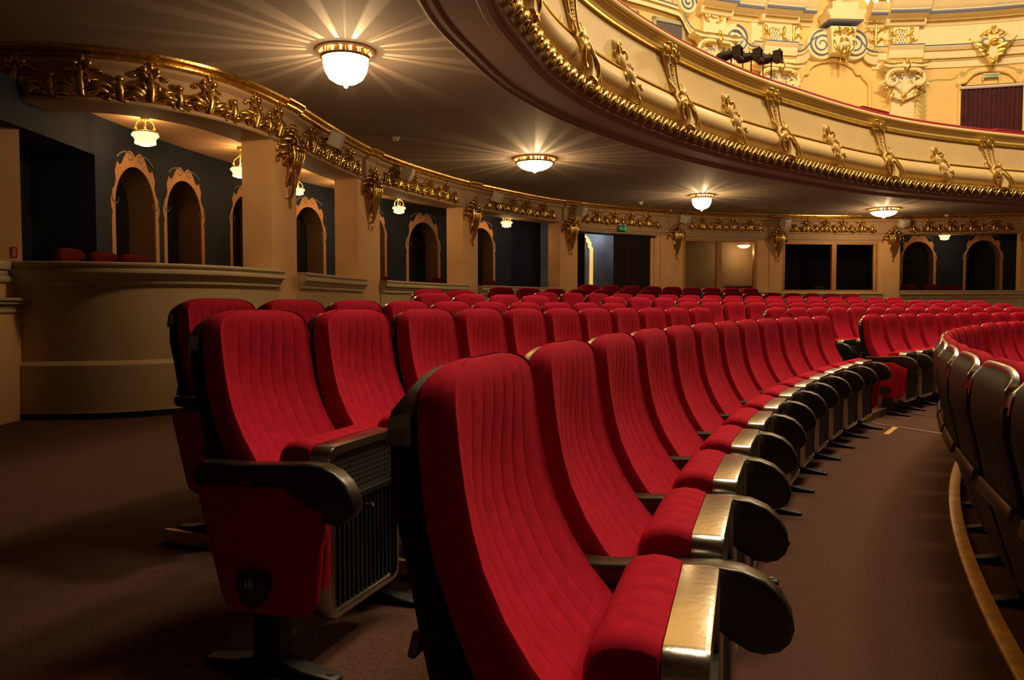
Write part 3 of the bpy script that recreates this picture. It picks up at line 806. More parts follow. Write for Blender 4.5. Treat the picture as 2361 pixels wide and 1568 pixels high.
# door recess at the far left
mb = MB(); a0, a1 = door_a[0] - .06, door_a[1]
p0, p1 = circ_pt(LC, LR, a0), circ_pt(LC, LR, a1); q0, q1 = circ_pt(LC, LR + .7, a0), circ_pt(LC, LR + .7, a1)
mb.add([(*p0, .3), (*p1, .3), (*q1, .3), (*q0, .3), (*p0, 2.68), (*p1, 2.68), (*q1, 2.68), (*q0, 2.68)], [(1, 2, 6, 5), (0, 4, 7, 3), (4, 5, 6, 7), (2, 3, 7, 6)])
o = mb.build('door_recess_shell', M['navy'], smooth=0); o['kind'] = 'structure'
def arch_outline(hw, zt, zb, n=20, k=1.15):
    r = hw; pts = [(-hw, zb)]
    for i in range(n + 1):
        a = PI - PI * i / n; pts.append((r*cos(a), zt - r*k + r*k*sin(a)))
    pts.append((hw, zb)); return pts
for (a0, a1, zt), lab in zip(holes, AN):
    c = (a0 + a1) / 2; hw = (a1 - a0) / 2 * LR; zb = .9
    P = Vector((*circ_pt(LC, LR, c), 0)); tx = Vector((sin(c), cos(c), 0)); nn = Vector((cos(c), -sin(c), 0))
    Mx = Matrix(((tx.x, 0, nn.x, P.x), (tx.y, 0, nn.y, P.y), (0, 1, 0, 0), (0, 0, 0, 1)))
    root = empty('arched_niche'); root.matrix_world = Mx; tag(root, lab, 'arch', 'loge arches')
    i_ = arch_outline(hw, zt, zb)
    r = MB(); n = len(i_); dep = .33
    r.add([(x, z, .0) for x, z in i_] + [(x, z, -dep) for x, z in i_], [(k, k+1, n+k+1, n+k) for k in range(n - 1)])
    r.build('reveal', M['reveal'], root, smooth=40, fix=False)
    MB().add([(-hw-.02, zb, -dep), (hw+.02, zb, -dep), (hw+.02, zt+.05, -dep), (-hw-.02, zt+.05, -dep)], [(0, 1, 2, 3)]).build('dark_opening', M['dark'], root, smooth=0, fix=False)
    # ornate flat surround
    k = hw / .40; t = .062 * k
    def lobes():
        out = []
        L = [(-1.17, zb), (-1.17, zt - .62*k), (-1.13, zt - .56*k), (-1.19, zt - .50*k), (-1.21, zt - .42*k), (-1.14, zt - .33*k), (-1.02, zt - .27*k), (-.95, zt - .20*k), (-.99, zt - .10*k), (-.86, zt + .015*k),
             (-.78, zt - .02*k), (-.66, zt - .0*k), (-.55, zt + .07*k), (-.40, zt + .15*k), (-.24, zt + .175*k), (-.10, zt + .15*k), (0, zt + .105*k)]
        out = [(x * hw, z) for x, z in L]
        return out + [(-x, z) for x, z in out[:-1]][::-1]
    ol = lobes()
    m = MB(); n = len(ol); inn = []
    N = 41
    def resample(pts):
        d = [0]
        for a, b in zip(pts, pts[1:]): d.append(d[-1] + math.dist(a, b))
        out = []
        for i in range(N):
            s_ = d[-1] * i / (N - 1); j = max(q for q in range(len(d)) if d[q] <= s_ + 1e-9); j = min(j, len(pts) - 2)
            f_ = (s_ - d[j]) / (d[j+1] - d[j]); out.append((pts[j][0] + (pts[j+1][0]-pts[j][0])*f_, pts[j][1] + (pts[j+1][1]-pts[j][1])*f_))
        return out
    # match outer corners to inner points by nearest fraction along each side
    A = []
    for x, z in ol:
        if z < zt - hw*1.15: ix = math.copysign(hw, x); A.append((ix, z))
        else:
            ang = math.atan2((z - (zt - hw*1.15)) / 1.15, x); A.append((hw*cos(ang), zt - hw*1.15 + hw*1.15*sin(ang)))
    vs = [(x, z, .012) for x, z in ol] + [(x, z, .012) for x, z in A] + [(x, z, -.004) for x, z in ol] + [(x, z, -.004) for x, z in A]
    fs = [(q, q+1, n+q+1, n+q) for q in range(n-1)] + [(q, q+1, 2*n+q+1, 2*n+q) for q in range(n-1)] + [(n+q, n+q+1, 3*n+q+1, 3*n+q) for q in range(n-1)]
    m.add(vs, fs).build('painted_surround', M['arch'], root, smooth=20, fix=True)
    sc = MB(); I = Matrix.Translation((0, 0, .013))
    for sx in (-1, 1):
        g = lambda a: a if sx > 0 else 180 - a
        scroll(sc, I, sx*.05*k, zt + .115*k, g(40), .34*k, -sx*6/k, -sx*2/k, .008*k, .013*k, zb=.002, flat=.25)
        scroll(sc, I, sx*.05*k, zt + .10*k, g(-60), .16*k, sx*8/k, sx*40/k, .008*k, .006*k, zb=.002, flat=.25)
        scroll(sc, I, sx*1.12*hw, zt - .30*k, g(-70), .30*k, -sx*2/k, -sx*26/k, .011*k, .008*k, zb=.002, flat=.25)
    sc.build('painted_scrolls', M['scroll_paint'], root, smooth=60, fix=False)
# loge ceiling and floor
def flat_poly(name, off, z, mt):
    bm = bmesh.new(); K = [(x + nx*off, y + ny*off) for x, y, nx, ny in COLON.run(PS[1][0], COLON.L - 1.5, .2)]
    K = [q for q in K if math.dist(q, LC) < LR - .12]
    an = lambda q: math.atan2(q[1] - LC[1], LC[0] - q[0])
    W = [(x, y) for x, y, _, _ in circ_run(LC, LR + .02, an(K[0]), an(K[-1]), .03)]
    f = bm.faces.new([bm.verts.new((x, y, z)) for x, y in K + W[::-1]]); f.normal_update()
    bmesh.ops.triangulate(bm, faces=[f], ngon_method='EAR_CLIP')
    me = bpy.data.meshes.new(name); bm.to_mesh(me); bm.free(); me.materials.append(mt)
    o = bpy.data.objects.new(name, me); COL.objects.link(o); o['kind'] = 'structure'
flat_poly('ceiling_loge', -.40, WZ1, M['cream']); flat_poly('floor_loge', -.17, .64, M['carpet'])

# loge chairs, only their backs rise over the parapets
ch = empty('loge_chair')
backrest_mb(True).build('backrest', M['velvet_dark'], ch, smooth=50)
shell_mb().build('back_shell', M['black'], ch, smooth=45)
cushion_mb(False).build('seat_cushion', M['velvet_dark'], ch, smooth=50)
MB().box(.10, .30, -.2, .2, .30, .36).tube([(.12,-.18,.0),(.12,-.18,.35)], .018, 6).tube([(.12,.18,.0),(.12,.18,.35)], .018, 6).tube([(.28,-.18,.0),(.28,-.18,.35)], .018, 6).tube([(.28,.18,.0),(.28,.18,.35)], .018, 6).build('leg_frame', M['black_matt'], ch)
CH = [(166, 573, 'dark red loge chair, largest of three behind the big curved parapet', 2), (243, 581, 'dark red loge chair, middle one behind the big curved parapet', -2), (312, 587, 'dark red loge chair below the leftmost arch, smallest of three', -6),
      (886, 637.5, 'dark red loge chair beside the second pillar', -20), (1006, 640, 'dark red loge chair below the arch between second and third pillars', -25), (1128, 646, 'dark red loge chair below the arch right of the third pillar', -35),
      (2098, 656, 'dark red loge chair on the left in the right loge', -75), (2151, 656, 'dark red loge chair in the middle of the right loge', -80), (2200, 656, 'dark red loge chair on the right in the right loge', -84)]
for i, (x, y, lab, rz) in enumerate(CH):
    p = at_circle(x, y, LC, LR - .32)
    if i < 3: rr_ = ray(x, y); yy = (7.62, 7.95, 8.3)[i]; p = Vector((rr_[0]/rr_[1]*yy, yy, EYE + rr_[2]/rr_[1]*yy))
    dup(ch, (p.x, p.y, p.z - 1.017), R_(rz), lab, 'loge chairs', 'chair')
remove_tree(ch); KIDS.clear()

# ================================================================== DOORWAY BAY (5-6)
a, b = bay(5)
xs = lambda px, off=0.: COLON.hit(px, off, last=True)
cas = empty('door_1'); cas['kind'] = 'structure'
lint = MB().sweep(COLON.run(a, b, .1), [(-.3, BEAM_Z), (-.3, 2.80), (-.02, 2.80), (-.02, 2.83), (.0, 2.84), (.0, 2.87), (.02, 2.88), (.02, BEAM_Z)], closed=True, caps=True)
lint.build('door_lintel', M['soffit'], cas, smooth=20)
jr = MB().sweep(COLON.run(xs(1500), b, .06), [(-.3, .3), (-.3, 2.80), (-.10, 2.80), (-.10, .3)], closed=True, caps=True).sweep(COLON.run(xs(1509), b, .06), [(-.12, .3), (-.12, 2.80), (-.05, 2.80), (-.05, .3)], closed=True, caps=True).sweep(COLON.run(xs(1520), b, .06), [(-.08, .3), (-.08, 2.80), (.0, 2.80), (.0, .3)], closed=True, caps=True)
jr.build('door_jamb', M['cream'], cas, smooth=20)
rod = [COLON.frame(xs(px), -.06, 2.765) @ Vector((0, 0, 0)) for px in (1331, 1380, 1440, 1513)]
cr = empty('door_curtain'); tag(cr, 'dark drawn curtain hanging from a rod in the exit sign doorway', 'curtain')
MB().tube(rod, .02, 8).build('curtain_rod', M['black_matt'], cr)
def curtain(parent, s0, s1, zb, zt, off, mt, name='curtain_panel', amp=.03, n=9):
    us = [i / 60 for i in range(61)]; vs_ = [0, .25, .5, .75, 1]
    def f(u, v):
        Fm = COLON.frame(s0 + (s1 - s0) * u, off + amp * sin(u * n * 2 * PI) * (.7 + .3*v) + .01*sin(u*23), zb + (zt - zb) * v)
        return Fm @ Vector((0, 0, 0))
    return MB().grid(f, us, vs_).build(name, mt, parent, smooth=70, fix=False)
curtain(cr, xs(1331), xs(1350), .3, 2.76, -.08, M['curtain_dark'], n=4)
curtain(cr, xs(1416), xs(1501), .3, 2.75, -.08, M['curtain_dark'], n=10)
# passage behind: grey-blue wall with a lit arch edge, and an inner door post
wl = MB().sweep(COLON.run(a - .3, b + .5, .1), [(-.88, .3), (-.88, 3.05)])
o = wl.build('wall_passage', M['passage'], smooth=0, fix=False); o['kind'] = 'structure'
MB().sweep(COLON.run(xs(1412, -.3), xs(1417, -.3), .02), [(-.32, .3), (-.32, 2.8), (-.25, 2.8), (-.25, .3)], closed=True, caps=True).build('door_post', M['wood_frame'], cas)
la = MB(); r = []
for i in range(17):
    t = i / 16
    if t < .5: r.append((1361.5, 1372 - 4 + 0, 660 - (660 - 580) * t * 2))
pts_o, pts_i = [], []
AE = [(1366, 1358, 668), (1366, 1358, 640), (1366, 1358, 612), (1365.8, 1357.8, 596), (1365, 1357, 584), (1363.4, 1355.4, 573), (1361, 1353, 564), (1358, 1350.5, 556), (1354.2, 1348.2, 550), (1350, 1346.6, 545), (1347.5, 1346, 542)]
for q_ in catmull([Vector(t) for t in AE], 4.):
    xo, xi, y = q_
    ds = xs(xo, -.84), xs(xi, -.84)
    zz = EYE + (HORIZON - y) / FPX * (COLON.at(ds[0])[0].y + .75)
    pts_o.append(COLON.frame(ds[0], -.85, zz) @ Vector((0, 0, 0))); pts_i.append(COLON.frame(ds[1], -.85, zz - .03) @ Vector((0, 0, 0)))
n = len(pts_o)
back = Vector((0, .05, 0))
la.add(pts_o + pts_i + [p + back for p in pts_o] + [p + back for p in pts_i], [(i, i+1, n+i+1, n+i) for i in range(n-1)] + [(i, i+1, 2*n+i+1, 2*n+i) for i in range(n-1)] + [(n+i, n+i+1, 3*n+i+1, 3*n+i) for i in range(n-1)])
tag(la.build('arch_edge', mat('lit_arch_edge', (.9, .62, .25), .6, emit=(1, .62, .16), est=.75), smooth=0), 'bright yellow lit arch edge seen through the doorway', 'arch edge')  # light on the edge is put into the material as emission
# exit sign
fm = COLON.frame(xs(1427), .06, 1.1 + (706 - 527) / 1800 * COLON.at(xs(1427))[0].y)
ex = empty('exit_sign'); ex.matrix_world = fm; tag(ex, 'green exit sign above the curtained doorway', 'exit sign')
MB().box(-.125, .125, -.085, .055, -.05, .0).build('sign_box', M['sign_dark'], ex, bevel=.004)
MB().box(-.125, .125, .056, .085, -.05, .0).build('sign_cap', M['white'], ex, bevel=.004)
gg = MB()
gg.box(.065, .112, -.07, .04, .0005, .003)
def quad(pts): gg.prism(pts, .0005, .003, lambda p, q, a: (p, q, a))
gg.lathe([(.0001, 0), (.013, 0)], 10, (-.045, .03, .002))
quad([(-.060,.016),(-.028,.020),(-.022,-.004),(-.050,-.012)]); quad([(-.052,-.012),(-.036,-.010),(-.052,-.066),(-.066,-.062)]); quad([(-.034,-.008),(-.020,-.006),(-.002,-.05),(-.014,-.056)])
quad([(-.028,.018),(-.006,.002),(-.010,-.006),(-.030,.006)]); quad([(-.058,.014),(-.078,-.004),(-.072,-.010),(-.052,.004)])
quad([(.008,-.055),(.014,-.055),(.014,.035),(.008,.035)]); quad([(.022,-.055),(.05,-.055),(.05,-.049),(.022,-.049)]); quad([(.030,-.04),(.036,-.04),(.036,.035),(.030,.035)])
quad([(-.112,-.01),(-.092,.012),(-.092,-.032)])
gg.build('pictogram', M['green'], ex, smooth=0)

# ================================================================== GLAZED WINDOWS (bays 6-7 and 7-8)
def window(k, name, x0, x1, xm, ztop, zbot, lab):
    root = empty(name); root['kind'] = 'structure'
    a, b = xs(x0), xs(x1); m = xs(xm); w = .075
    fr = MB()
    for s0, s1 in ((a, a + w), (b - w, b), (m - w*.8, m + w*.8)):
        fr.sweep(COLON.run(s0, s1, .05), [(-.10, zbot), (-.10, ztop), (.0, ztop), (.0, zbot)], closed=True, caps=True)
    for z0, z1 in ((zbot, zbot + .05), (ztop - .06, ztop)):
        fr.sweep(COLON.run(a, b, .1), [(-.10, z0), (-.10, z1), (.01, z1), (.01, z0)], closed=True, caps=True)
    fr.build('window_frame', M['wood_frame'], root, smooth=20)
    for s0, s1 in ((a + w, m - w*.8), (m + w*.8, b - w)):
        MB().sweep(COLON.run(s0, s1, .2), [(-.055, zbot + .05), (-.055, ztop - .06), (-.047, ztop - .06), (-.047, zbot + .05)], closed=True, caps=True).build('pane', M['glass'], root, smooth=20)
    return root
for k, z0 in ((6, 2.76), (7, 2.74)):
    a, b = bay(k)
    o = MB().sweep(COLON.run(a, b, .1), [(-.12, z0), (.0, z0), (.0, z0 + .05), (.02, z0 + .06), (.02, z0 + .12), (0, z0 + .13), (0, BEAM_Z), (-.12, BEAM_Z)], closed=True, caps=True).build('trim_lintel', M['soffit'], smooth=20); o['kind'] = 'structure'
    s_ = xs(1742 if k == 6 else 2012)
    o = MB().sweep(COLON.run(s_, b, .06), [(-.12, 1.4), (-.12, z0), (-.02, z0), (-.02, 1.4)], closed=True, caps=True).build('trim_jamb', M['cream'], smooth=20); o['kind'] = 'structure'
window(6, 'window_1', 1572, 1742, 1654, 2.76, 1.50, '')
window(7, 'window_2', 1801, 2017, 1920, 2.74, 1.47, '')
a, b = bay(6)
o = MB().sweep(COLON.run(a - .1, b + .1, .1), [(-.75, 1.0), (-.75, 3.0)]).build('wall_booth_reflection', M['reflection_beige'], smooth=0, fix=False); o['kind'] = 'structure'  # added wall, its beige stands for the reflection in the glass
a, b = bay(7)
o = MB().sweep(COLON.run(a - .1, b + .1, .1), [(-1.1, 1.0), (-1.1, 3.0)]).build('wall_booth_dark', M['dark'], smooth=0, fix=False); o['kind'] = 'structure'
fm = COLON.frame(xs(1884, -.15), -.2, 1.535)
pp = MB().box(-.13, .13, 0, .075, -.012, .0).box(-.13, .13, -.003, .003, -.06, .03)
o = pp.build('paper_sheet', M['paper'], smooth=0); o.matrix_world = fm; tag(o, 'white paper standing on the sill inside the dark two-pane window', 'paper')
fm = COLON.frame(xs(1706, -.45), -.5, 1.45)
so = MB().box(-.36, .36, 0, .18, -.25, .05)
o = so.build('armchair', M['black_matt'], smooth=30, bevel=.05, seg=3); o.matrix_world = fm; tag(o, 'dark rounded armchair back inside the beige glazed booth', 'armchair')
# ================================================================== CEILING UNDER THE BALCONY
cb = bmesh.new()
Bp = [(x + nx*-.02, y + ny*-.02) for x, y, nx, ny in BALC.run(0, BALC.L, .3)]
Kp = [(x, y) for x, y, nx, ny in COLON.run(0, COLON.L, .3)]
poly = Bp + Kp[::-1] + [(-12, 7.6), (-12, -3.4)]
vs = [cb.verts.new((x, y, CEIL_Z)) for x, y in poly]
f = cb.faces.new(vs); f.normal_update(); bmesh.ops.triangulate(cb, faces=[f], ngon_method='EAR_CLIP')
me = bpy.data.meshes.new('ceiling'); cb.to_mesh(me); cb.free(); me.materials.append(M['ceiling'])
o = bpy.data.objects.new('ceiling', me); COL.objects.link(o); o['kind'] = 'structure'

# ================================================================== BALCONY FRONT
bal = empty('balcony'); tag(bal, 'curved cream and gold balcony front sweeping across the upper right', 'balcony')
BP = BALC.run(0, BALC.L, .10)
def BT(n, z):
    k = max(0., z - 3.6); return (n - .14*k - .088*k*k, z + .075 * max(0, k - .3))
def bt(prof): return [BT(n, z) for n, z in prof]
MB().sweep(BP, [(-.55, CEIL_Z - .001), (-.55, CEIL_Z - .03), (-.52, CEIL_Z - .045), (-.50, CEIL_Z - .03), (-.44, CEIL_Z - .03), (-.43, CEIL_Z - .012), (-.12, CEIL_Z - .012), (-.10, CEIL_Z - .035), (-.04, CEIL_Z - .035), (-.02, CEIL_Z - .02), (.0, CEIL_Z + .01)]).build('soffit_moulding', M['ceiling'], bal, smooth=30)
MB().sweep(BP, [(.0, 3.405), (.025, 3.415), (.03, 3.43), (.015, 3.445)]).build('lower_bead', M['ceiling'], bal, smooth=50)
MB().sweep(BP, [(.015, 3.445), (.04, 3.47), (.065, 3.52), (.07, 3.57), (.06, 3.605)]).build('leaf_band_core', M['bronze'], bal, smooth=50)
bulge = [(.06, 3.605), (.03, 3.615), (.012, 3.64), (.01, 3.67), (.03, 3.69), (.075, 3.71), (.115, 3.745), (.145, 3.79), (.16, 3.84), (.16, 3.89), (.145, 3.94), (.12, 3.985), (.105, 4.0)]
MB().sweep(BP, bt(bulge)).build('torus_moulding', M['balc'], bal, smooth=60)
MB().sweep(BP, bt([(.105, 4.0), (.135, 4.005), (.14, 4.018), (.13, 4.03), (.105, 4.035)])).build('lower_gold_line', M['gold_wall'], bal, smooth=50)
MB().sweep(BP, bt([(.105, 4.035), (.11, 4.1), (.13, 4.25), (.165, 4.40), (.18, 4.47)])).build('panel', M['balc'], bal, smooth=60)
MB().sweep(BP, bt([(.18, 4.47), (.215, 4.475), (.222, 4.50), (.205, 4.515), (.22, 4.525), (.215, 4.54), (.19, 4.545)])).build('upper_gold_line', M['gold_wall'], bal, smooth=50)
MB().sweep(BP, bt([(.19, 4.545), (.195, 4.58), (.215, 4.61), (.245, 4.63), (.25, 4.645), (.27, 4.65), (.285, 4.67), (.315, 4.68), (.325, 4.70), (.32, 4.725), (.29, 4.74)])).build('cornice', M['balc'], bal, smooth=35)
MB().sweep(BP, bt([(.29, 4.735), (.298, 4.765), (.285, 4.79), (.25, 4.805), (.0, 4.805), (-.22, 4.80), (-.23, 4.7), (-.23, 3.5)])).build('velvet_rail', M['velvet_dark'] if False else mat('deep_red_velvet', (.25, .008, .012), .85, sheen=.3), bal, smooth=40)

# gilded twisted leaves of the lower band: 100 nearest as parts, the rest as one part
def band_leaf():
    mb = MB()
    mb.tube([(-.075, -.075, .02), (-.05, -.03, .055), (.0, .02, .068), (.05, .055, .055), (.085, .075, .02)], [.008, .026, .030, .024, .006], 8)
    mb.tube([(-.10, -.05, .03), (-.075, .02, .055), (-.02, .07, .05), (.03, .085, .02)], [.006, .014, .014, .004], 6)
    mb.ball((-.045, .045, .055), .020, 7, 5); mb.ball((.045, -.02, .06), .016, 7, 5)
    return mb
bl = band_leaf(); me_bl = mesh_of(bl, 'band_leaf', M['gold'])
def band_M(s_):
    Fm = BALC.frame(s_, .045, 3.525)
    return Fm @ Matrix.Rotation(R_(-14), 4, 'X') @ Matrix.Scale(1.3, 4)
s0, s1 = BALC.hit(1120, last=True), BALC.L - .5
s_vis0 = BALC.hit(1120, last=True) - .8; sp = .245; k = 0; rest = MB(); n_leaf = 0
s_ = s_vis0
while s_ < s1:
    if n_leaf < 99: put('band_leaf', me_bl, band_M(s_), bal); n_leaf += 1
    else: rest.merge(bl, band_M(s_))
    s_ += sp
if rest.v:
    o = rest.build('band_leaves', M['gold'], bal, smooth=60, fix=False); o['kind'] = 'stuff'

# consoles: double scroll above, flower drop, shield scroll below
def panel_n(z):
    T = [(.16, 3.84), (.16, 3.89), (.12, 3.985), (.105, 4.035), (.13, 4.25), (.18, 4.47), (.22, 4.5), (.20, 4.58), (.25, 4.64)]
    T = [BT(*q) for q in T]
    for (a, z0), (b, z1) in zip(T, T[1:]):
        if z <= z1: return a + (b - a) * max(0, (z - z0)) / (z1 - z0)
    return T[-1][0]
SCR = scroll
def console_mbs():
    """local: x along, y height above 3.75, z out from n = 0"""
    I = Matrix.Identity(4); g = MB(); body = MB()
    def scroll(mb, Mx, x, y, an, L, k0, k1, r0, r1, **k): return SCR(mb, Mx, x, y, an, L, k0, k1, r0*1.35, r1*1.45, **k)
    N = lambda y: panel_n(3.75 + y)
    # tapered strip body
    prof = []
    for i in range(15):
        y = .10 + .72 * i / 14; w = .085 + .035 * abs((i - 6) / 8)
        prof.append((w, y, N(y) + .028 + .03 * (i / 14) ** 3))
    vs = []
    for w, y, z in prof: vs += [(-w, y, z - .05), (-w, y, z), (w, y, z), (w, y, z - .05)]
    body.add(vs, [(4*i+j, 4*i+4+j, 4*i+5+j, 4*i+1+j) for i in range(14) for j in range(3)] + [(0, 1, 2, 3), (56, 59, 58, 57)])
    for sx in (-1, 1):
        g.tube([(sx*(p[0] + .004), p[1], p[2] + .006) for p in prof], .010, 6)
        m = lambda a: a if sx > 0 else 180 - a
        scroll(g, Matrix.Translation((0, 0, N(.84) + .03)), sx*.02, .84, m(20), .34, -sx*3, -sx*34, .030, .016, zb=.05, flat=.9, n=18, tipball=.024)
        scroll(g, Matrix.Translation((0, 0, N(.80) + .05)), sx*.01, .80, m(78), .20, -sx*1, -sx*34, .022, .012, zb=.05, tipball=.016)
        scroll(g, Matrix.Translation((0, 0, N(.74) + .04)), sx*.03, .78, m(-62), .18, sx*6, sx*24, .020, .010, zb=.04, tipball=.014)
        scroll(g, Matrix.Translation((0, 0, N(.28) + .03)), sx*.05, .28, m(18), .24, sx*1, sx*20, .020, .009, zb=.04, tipball=.010)
    g.ball((0, .80, N(.8) + .09), .045, 10, 7, (1, 1.2, .8))
    for i in range(16):
        y = .66 - .022 * i; r = .016 + .010 * sin(i * 2.4) * .6
        g.ball((.028 * sin(i * 2.1) * (1 - i / 20), y, N(y) + .048), r * (1 - i / 26), 7, 5)
    # shield: big C scroll with cream cartouche
    S = Matrix.Translation((.03, 0, .14))
    sh = MB(); ol = [(-.04, .26), (.03, .33), (.10, .31), (.115, .24), (.095, .15), (.13, .06), (.12, -.06), (.05, -.13), (-.03, -.12), (.02, -.02), (.025, .08), (-.02, .16)]
    sh.prism(ol, 0, .05, lambda p, q, a: (p + .03, q, N(max(.09, q)) + a + .01))
    scroll(g, Matrix.Translation((0, 0, N(.1) + .05)), .02, .20, 175, .42, 4, 9, .018, .024, zb=.03, flat=.9, n=20, tipball=.020)
    scroll(g, Matrix.Translation((0, 0, N(.1) + .045)), .05, .16, -20, .40, -4, -7.5, .016, .022, zb=.03, flat=.9, n=20, tipball=.016)
    scroll(g, Matrix.Translation((0, 0, N(.3) + .05)), -.01, .24, 70, .22, -2, -22, .020, .012, zb=.04, tipball=.015)
    scroll(g, Matrix.Translation((0, 0, N(.2) + .05)), .12, .30, -70, .46, 4, -6, .012, .016, zb=.02, tipball=.014)
    return body, sh, g
cbm, csm, cgm = console_mbs()
def shear(mb, k, y0, fat=1.0):
    mb.v = [(x * fat - k * (y - y0), y, z) for x, y, z in mb.v]
for q_ in (cbm, csm, cgm): shear(q_, .40, .30, 1.22)
me_cb, me_cs, me_cg = mesh_of(cbm, 'console', M['balc']), mesh_of(csm, 'shield', M['balc']), mesh_of(cgm, 'gilded_scrolls', M['gold_wall'])
def cart_mb():
    I = Matrix.Identity(4); g = MB(); b = MB()
    N = lambda y: panel_n(3.72 + y)
    T = lambda y, d=.0: Matrix.Translation((0, 0, N(y) + d))
    # cream shell body: three overlapping lobes
    for cx, cy, rx, ry, rz in ((-.03, .50, .055, .12, .05), (.0, .36, .10, .12, .065), (.03, .20, .085, .11, .06), (.04, .06, .05, .10, .045)):
        b.ball((cx, cy, N(cy) + .01), 1.0, 12, 8, (rx, ry, rz))
    def S(x, y, a, L, k0, k1, r0, r1, tb): scroll(g, T(y, .012), x, y, a, L, k0, k1, r0, r1, zb=.035, flat=.8, tipball=tb)
    S(-.06, .40, 105, .30, -2, -18, .028, .020, .024); S(-.02, .52, 70, .22, -3, -26, .026, .018, .022)
    S(.05, .46, 50, .26, -3, -26, .028, .018, .024); S(-.08, .34, 160, .20, -3, -28, .026, .016, .022)
    S(.10, .38, 10, .18, -4, -34, .026, .016, .020); S(-.06, .24, 205, .22, 3, 28, .028, .018, .022)
    S(.10, .28, -30, .24, 2, 24, .028, .018, .024); S(-.02, .14, 220, .20, 4, 30, .024, .014, .018)
    S(.10, .14, -50, .20, 3, 26, .024, .014, .018); S(.04, .02, -80, .20, -3, -22, .022, .010, .014)
    S(-.02, .30, 60, .26, -6, -14, .020, .016, .018); S(.02, .30, -110, .26, 6, 14, .020, .016, .018)
    for k in range(6): g.ball((.045 + .012*sin(k*2.2), .10 - .035*k, N(max(.02, .10 - .035*k)) + .03), .024 - .002*k, 7, 5)
    return b, g
kb, kg = cart_mb()
for q_ in (kb, kg): shear(q_, .55, .30, 1.0)
me_kb, me_kg = mesh_of(kb, 'cartouche', M['balc']), mesh_of(kg, 'gilded_leaves', M['gold_wall'])
for px in (1342, 1566, 1796, 2036, 2284):
    s_ = BALC.hit(px, .14, last=True)
    r = put('console', me_cb, BALC.frame(s_, 0, 3.75), bal); 
    a_ = put('shield', me_cs, Matrix.Identity(4), r); put('gilded_scrolls', me_cg, Matrix.Identity(4), r)
for px in (1232,):
    s_ = BALC.hit(px, .14, last=True); d_ = s_ 
    r = put('console', me_cb, BALC.frame(BALC.hit(1352, .14, last=True) - 2.25, 0, 3.75), bal); put('shield', me_cs, Matrix.Identity(4), r); put('gilded_scrolls', me_cg, Matrix.Identity(4), r)
for px in (1442, 1686, 1916, 2162):
    s_ = BALC.hit(px, .12, last=True)
    r = put('cartouche', me_kb, BALC.frame(s_, 0, 3.72), bal); put('gilded_leaves', me_kg, Matrix.Identity(4), r)
# a folded velvet cushion on the rail
fm = BALC.frame(BALC.hit(2020, 0, last=True), -.14, 4.865)
o = MB().obox(fm, -.55, .33, 0, .05, -.10, .12).build('rail_cushion', bpy.data.materials['deep_red_velvet'], smooth=40, bevel=.02)
tag(o, 'dark red cushion lying on the balcony rail, left of the ivory pilaster', 'cushion', 'cushions on the balcony rail')
fm = BALC.frame(BALC.hit(2318, 0, last=True), -.14, 4.865)
o = MB().obox(fm, -.42, .5, 0, .045, -.10, .12).build('rail_cushion', bpy.data.materials['deep_red_velvet'], smooth=40, bevel=.02)
tag(o, 'dark red cushion lying on the balcony rail below the curtained door at right', 'cushion', 'cushions on the balcony rail')

# ================================================================== WALL ABOVE THE BALCONY
def UM(px, py, off=0.):
    """frame on the upper wall: x along (left to right), y up, z into the hall"""
    p = at_circle(px, py, UC, UR - off)
    a = math.atan2(p.y - UC[1], UC[0] - p.x)
    t = Vector((sin(a), cos(a), 0)); n = Vector((cos(a), -sin(a), 0))
    return Matrix(((t.x, 0, n.x, p.x), (t.y, 0, n.y, p.y), (0, 1, 0, p.z), (0, 0, 0, 1)))
def UA(px, py): 
    p = at_circle(px, py, UC, UR); return math.atan2(p.y - UC[1], UC[0] - p.x)
def UZ(px, py): return at_circle(px, py, UC, UR).z
uw = MB().sweep(circ_run(UC, UR, R_(-25), R_(150), .03), [(0, CEIL_Z), (0, 21.5)])
o = uw.build('wall_upper', M['wall_y'], smooth=40, fix=False); o['kind'] = 'structure'
def band(name, a0, a1, prof, mt, parent, step=.02): return MB().sweep(circ_run(UC, UR, a0, a1, step), prof, closed=True, caps=True).build(name, mt, parent, smooth=30)
ent = empty('entablature'); tag(ent, 'ivory and gold entablature with blue lines running along the upper wall', 'entablature')
# heights read at the straight run right of the ivory pilaster
zb0, zg, zbl = UZ(2150, 158), UZ(2150, 141), UZ(2150, 110)
zf1, zf2, zc1, zc2 = UZ(2150, 62), UZ(2150, 55), UZ(2150, 41), UZ(2150, 22)
print('ent heights', [round(v, 2) for v in (zb0, zg, zbl, zf1, zf2, zc1, zc2)])
aR = R_(150); a_r0 = UA(2010, 120); a_l1 = UA(1842, 120); a_l0 = UA(1730, 110)
def arch_prof(k=0.): return [(0, zb0), (.04+k, zb0), (.05+k, zg - .03), (.09+k, zg - .02), (.09+k, zg + .05), (.12+k, zg + .14), (.12+k, zbl - .12), (.17+k, zbl - .07), (.20+k, zbl - .03), (.20+k, zbl), (0, zbl)]
def line(name, a0, a1, z, off, r, mt): 
    pts = [(x + nx*off, y + ny*off, z) for x, y, nx, ny in circ_run(UC, UR, a0, a1, .02)]
    return MB().tube(pts, r, 6).build(name, mt, ent, smooth=50)
def corn_prof(k=0.): return [(0, zf1), (.05+k, zf1), (.10+k, zf2), (.10+k, zf2 + .08), (.22+k, zc1 - .03), (.30+k, zc1), (.34+k, zc1 + .02), (.36+k, zc1 + .10), (.44+k, zc2 - .05), (.50+k, zc2 + .10), (.62+k, zc2 + .22), (.70+k, zc2 + .40), (.70+k, zc2+.5), (0, zc2 + .5)]
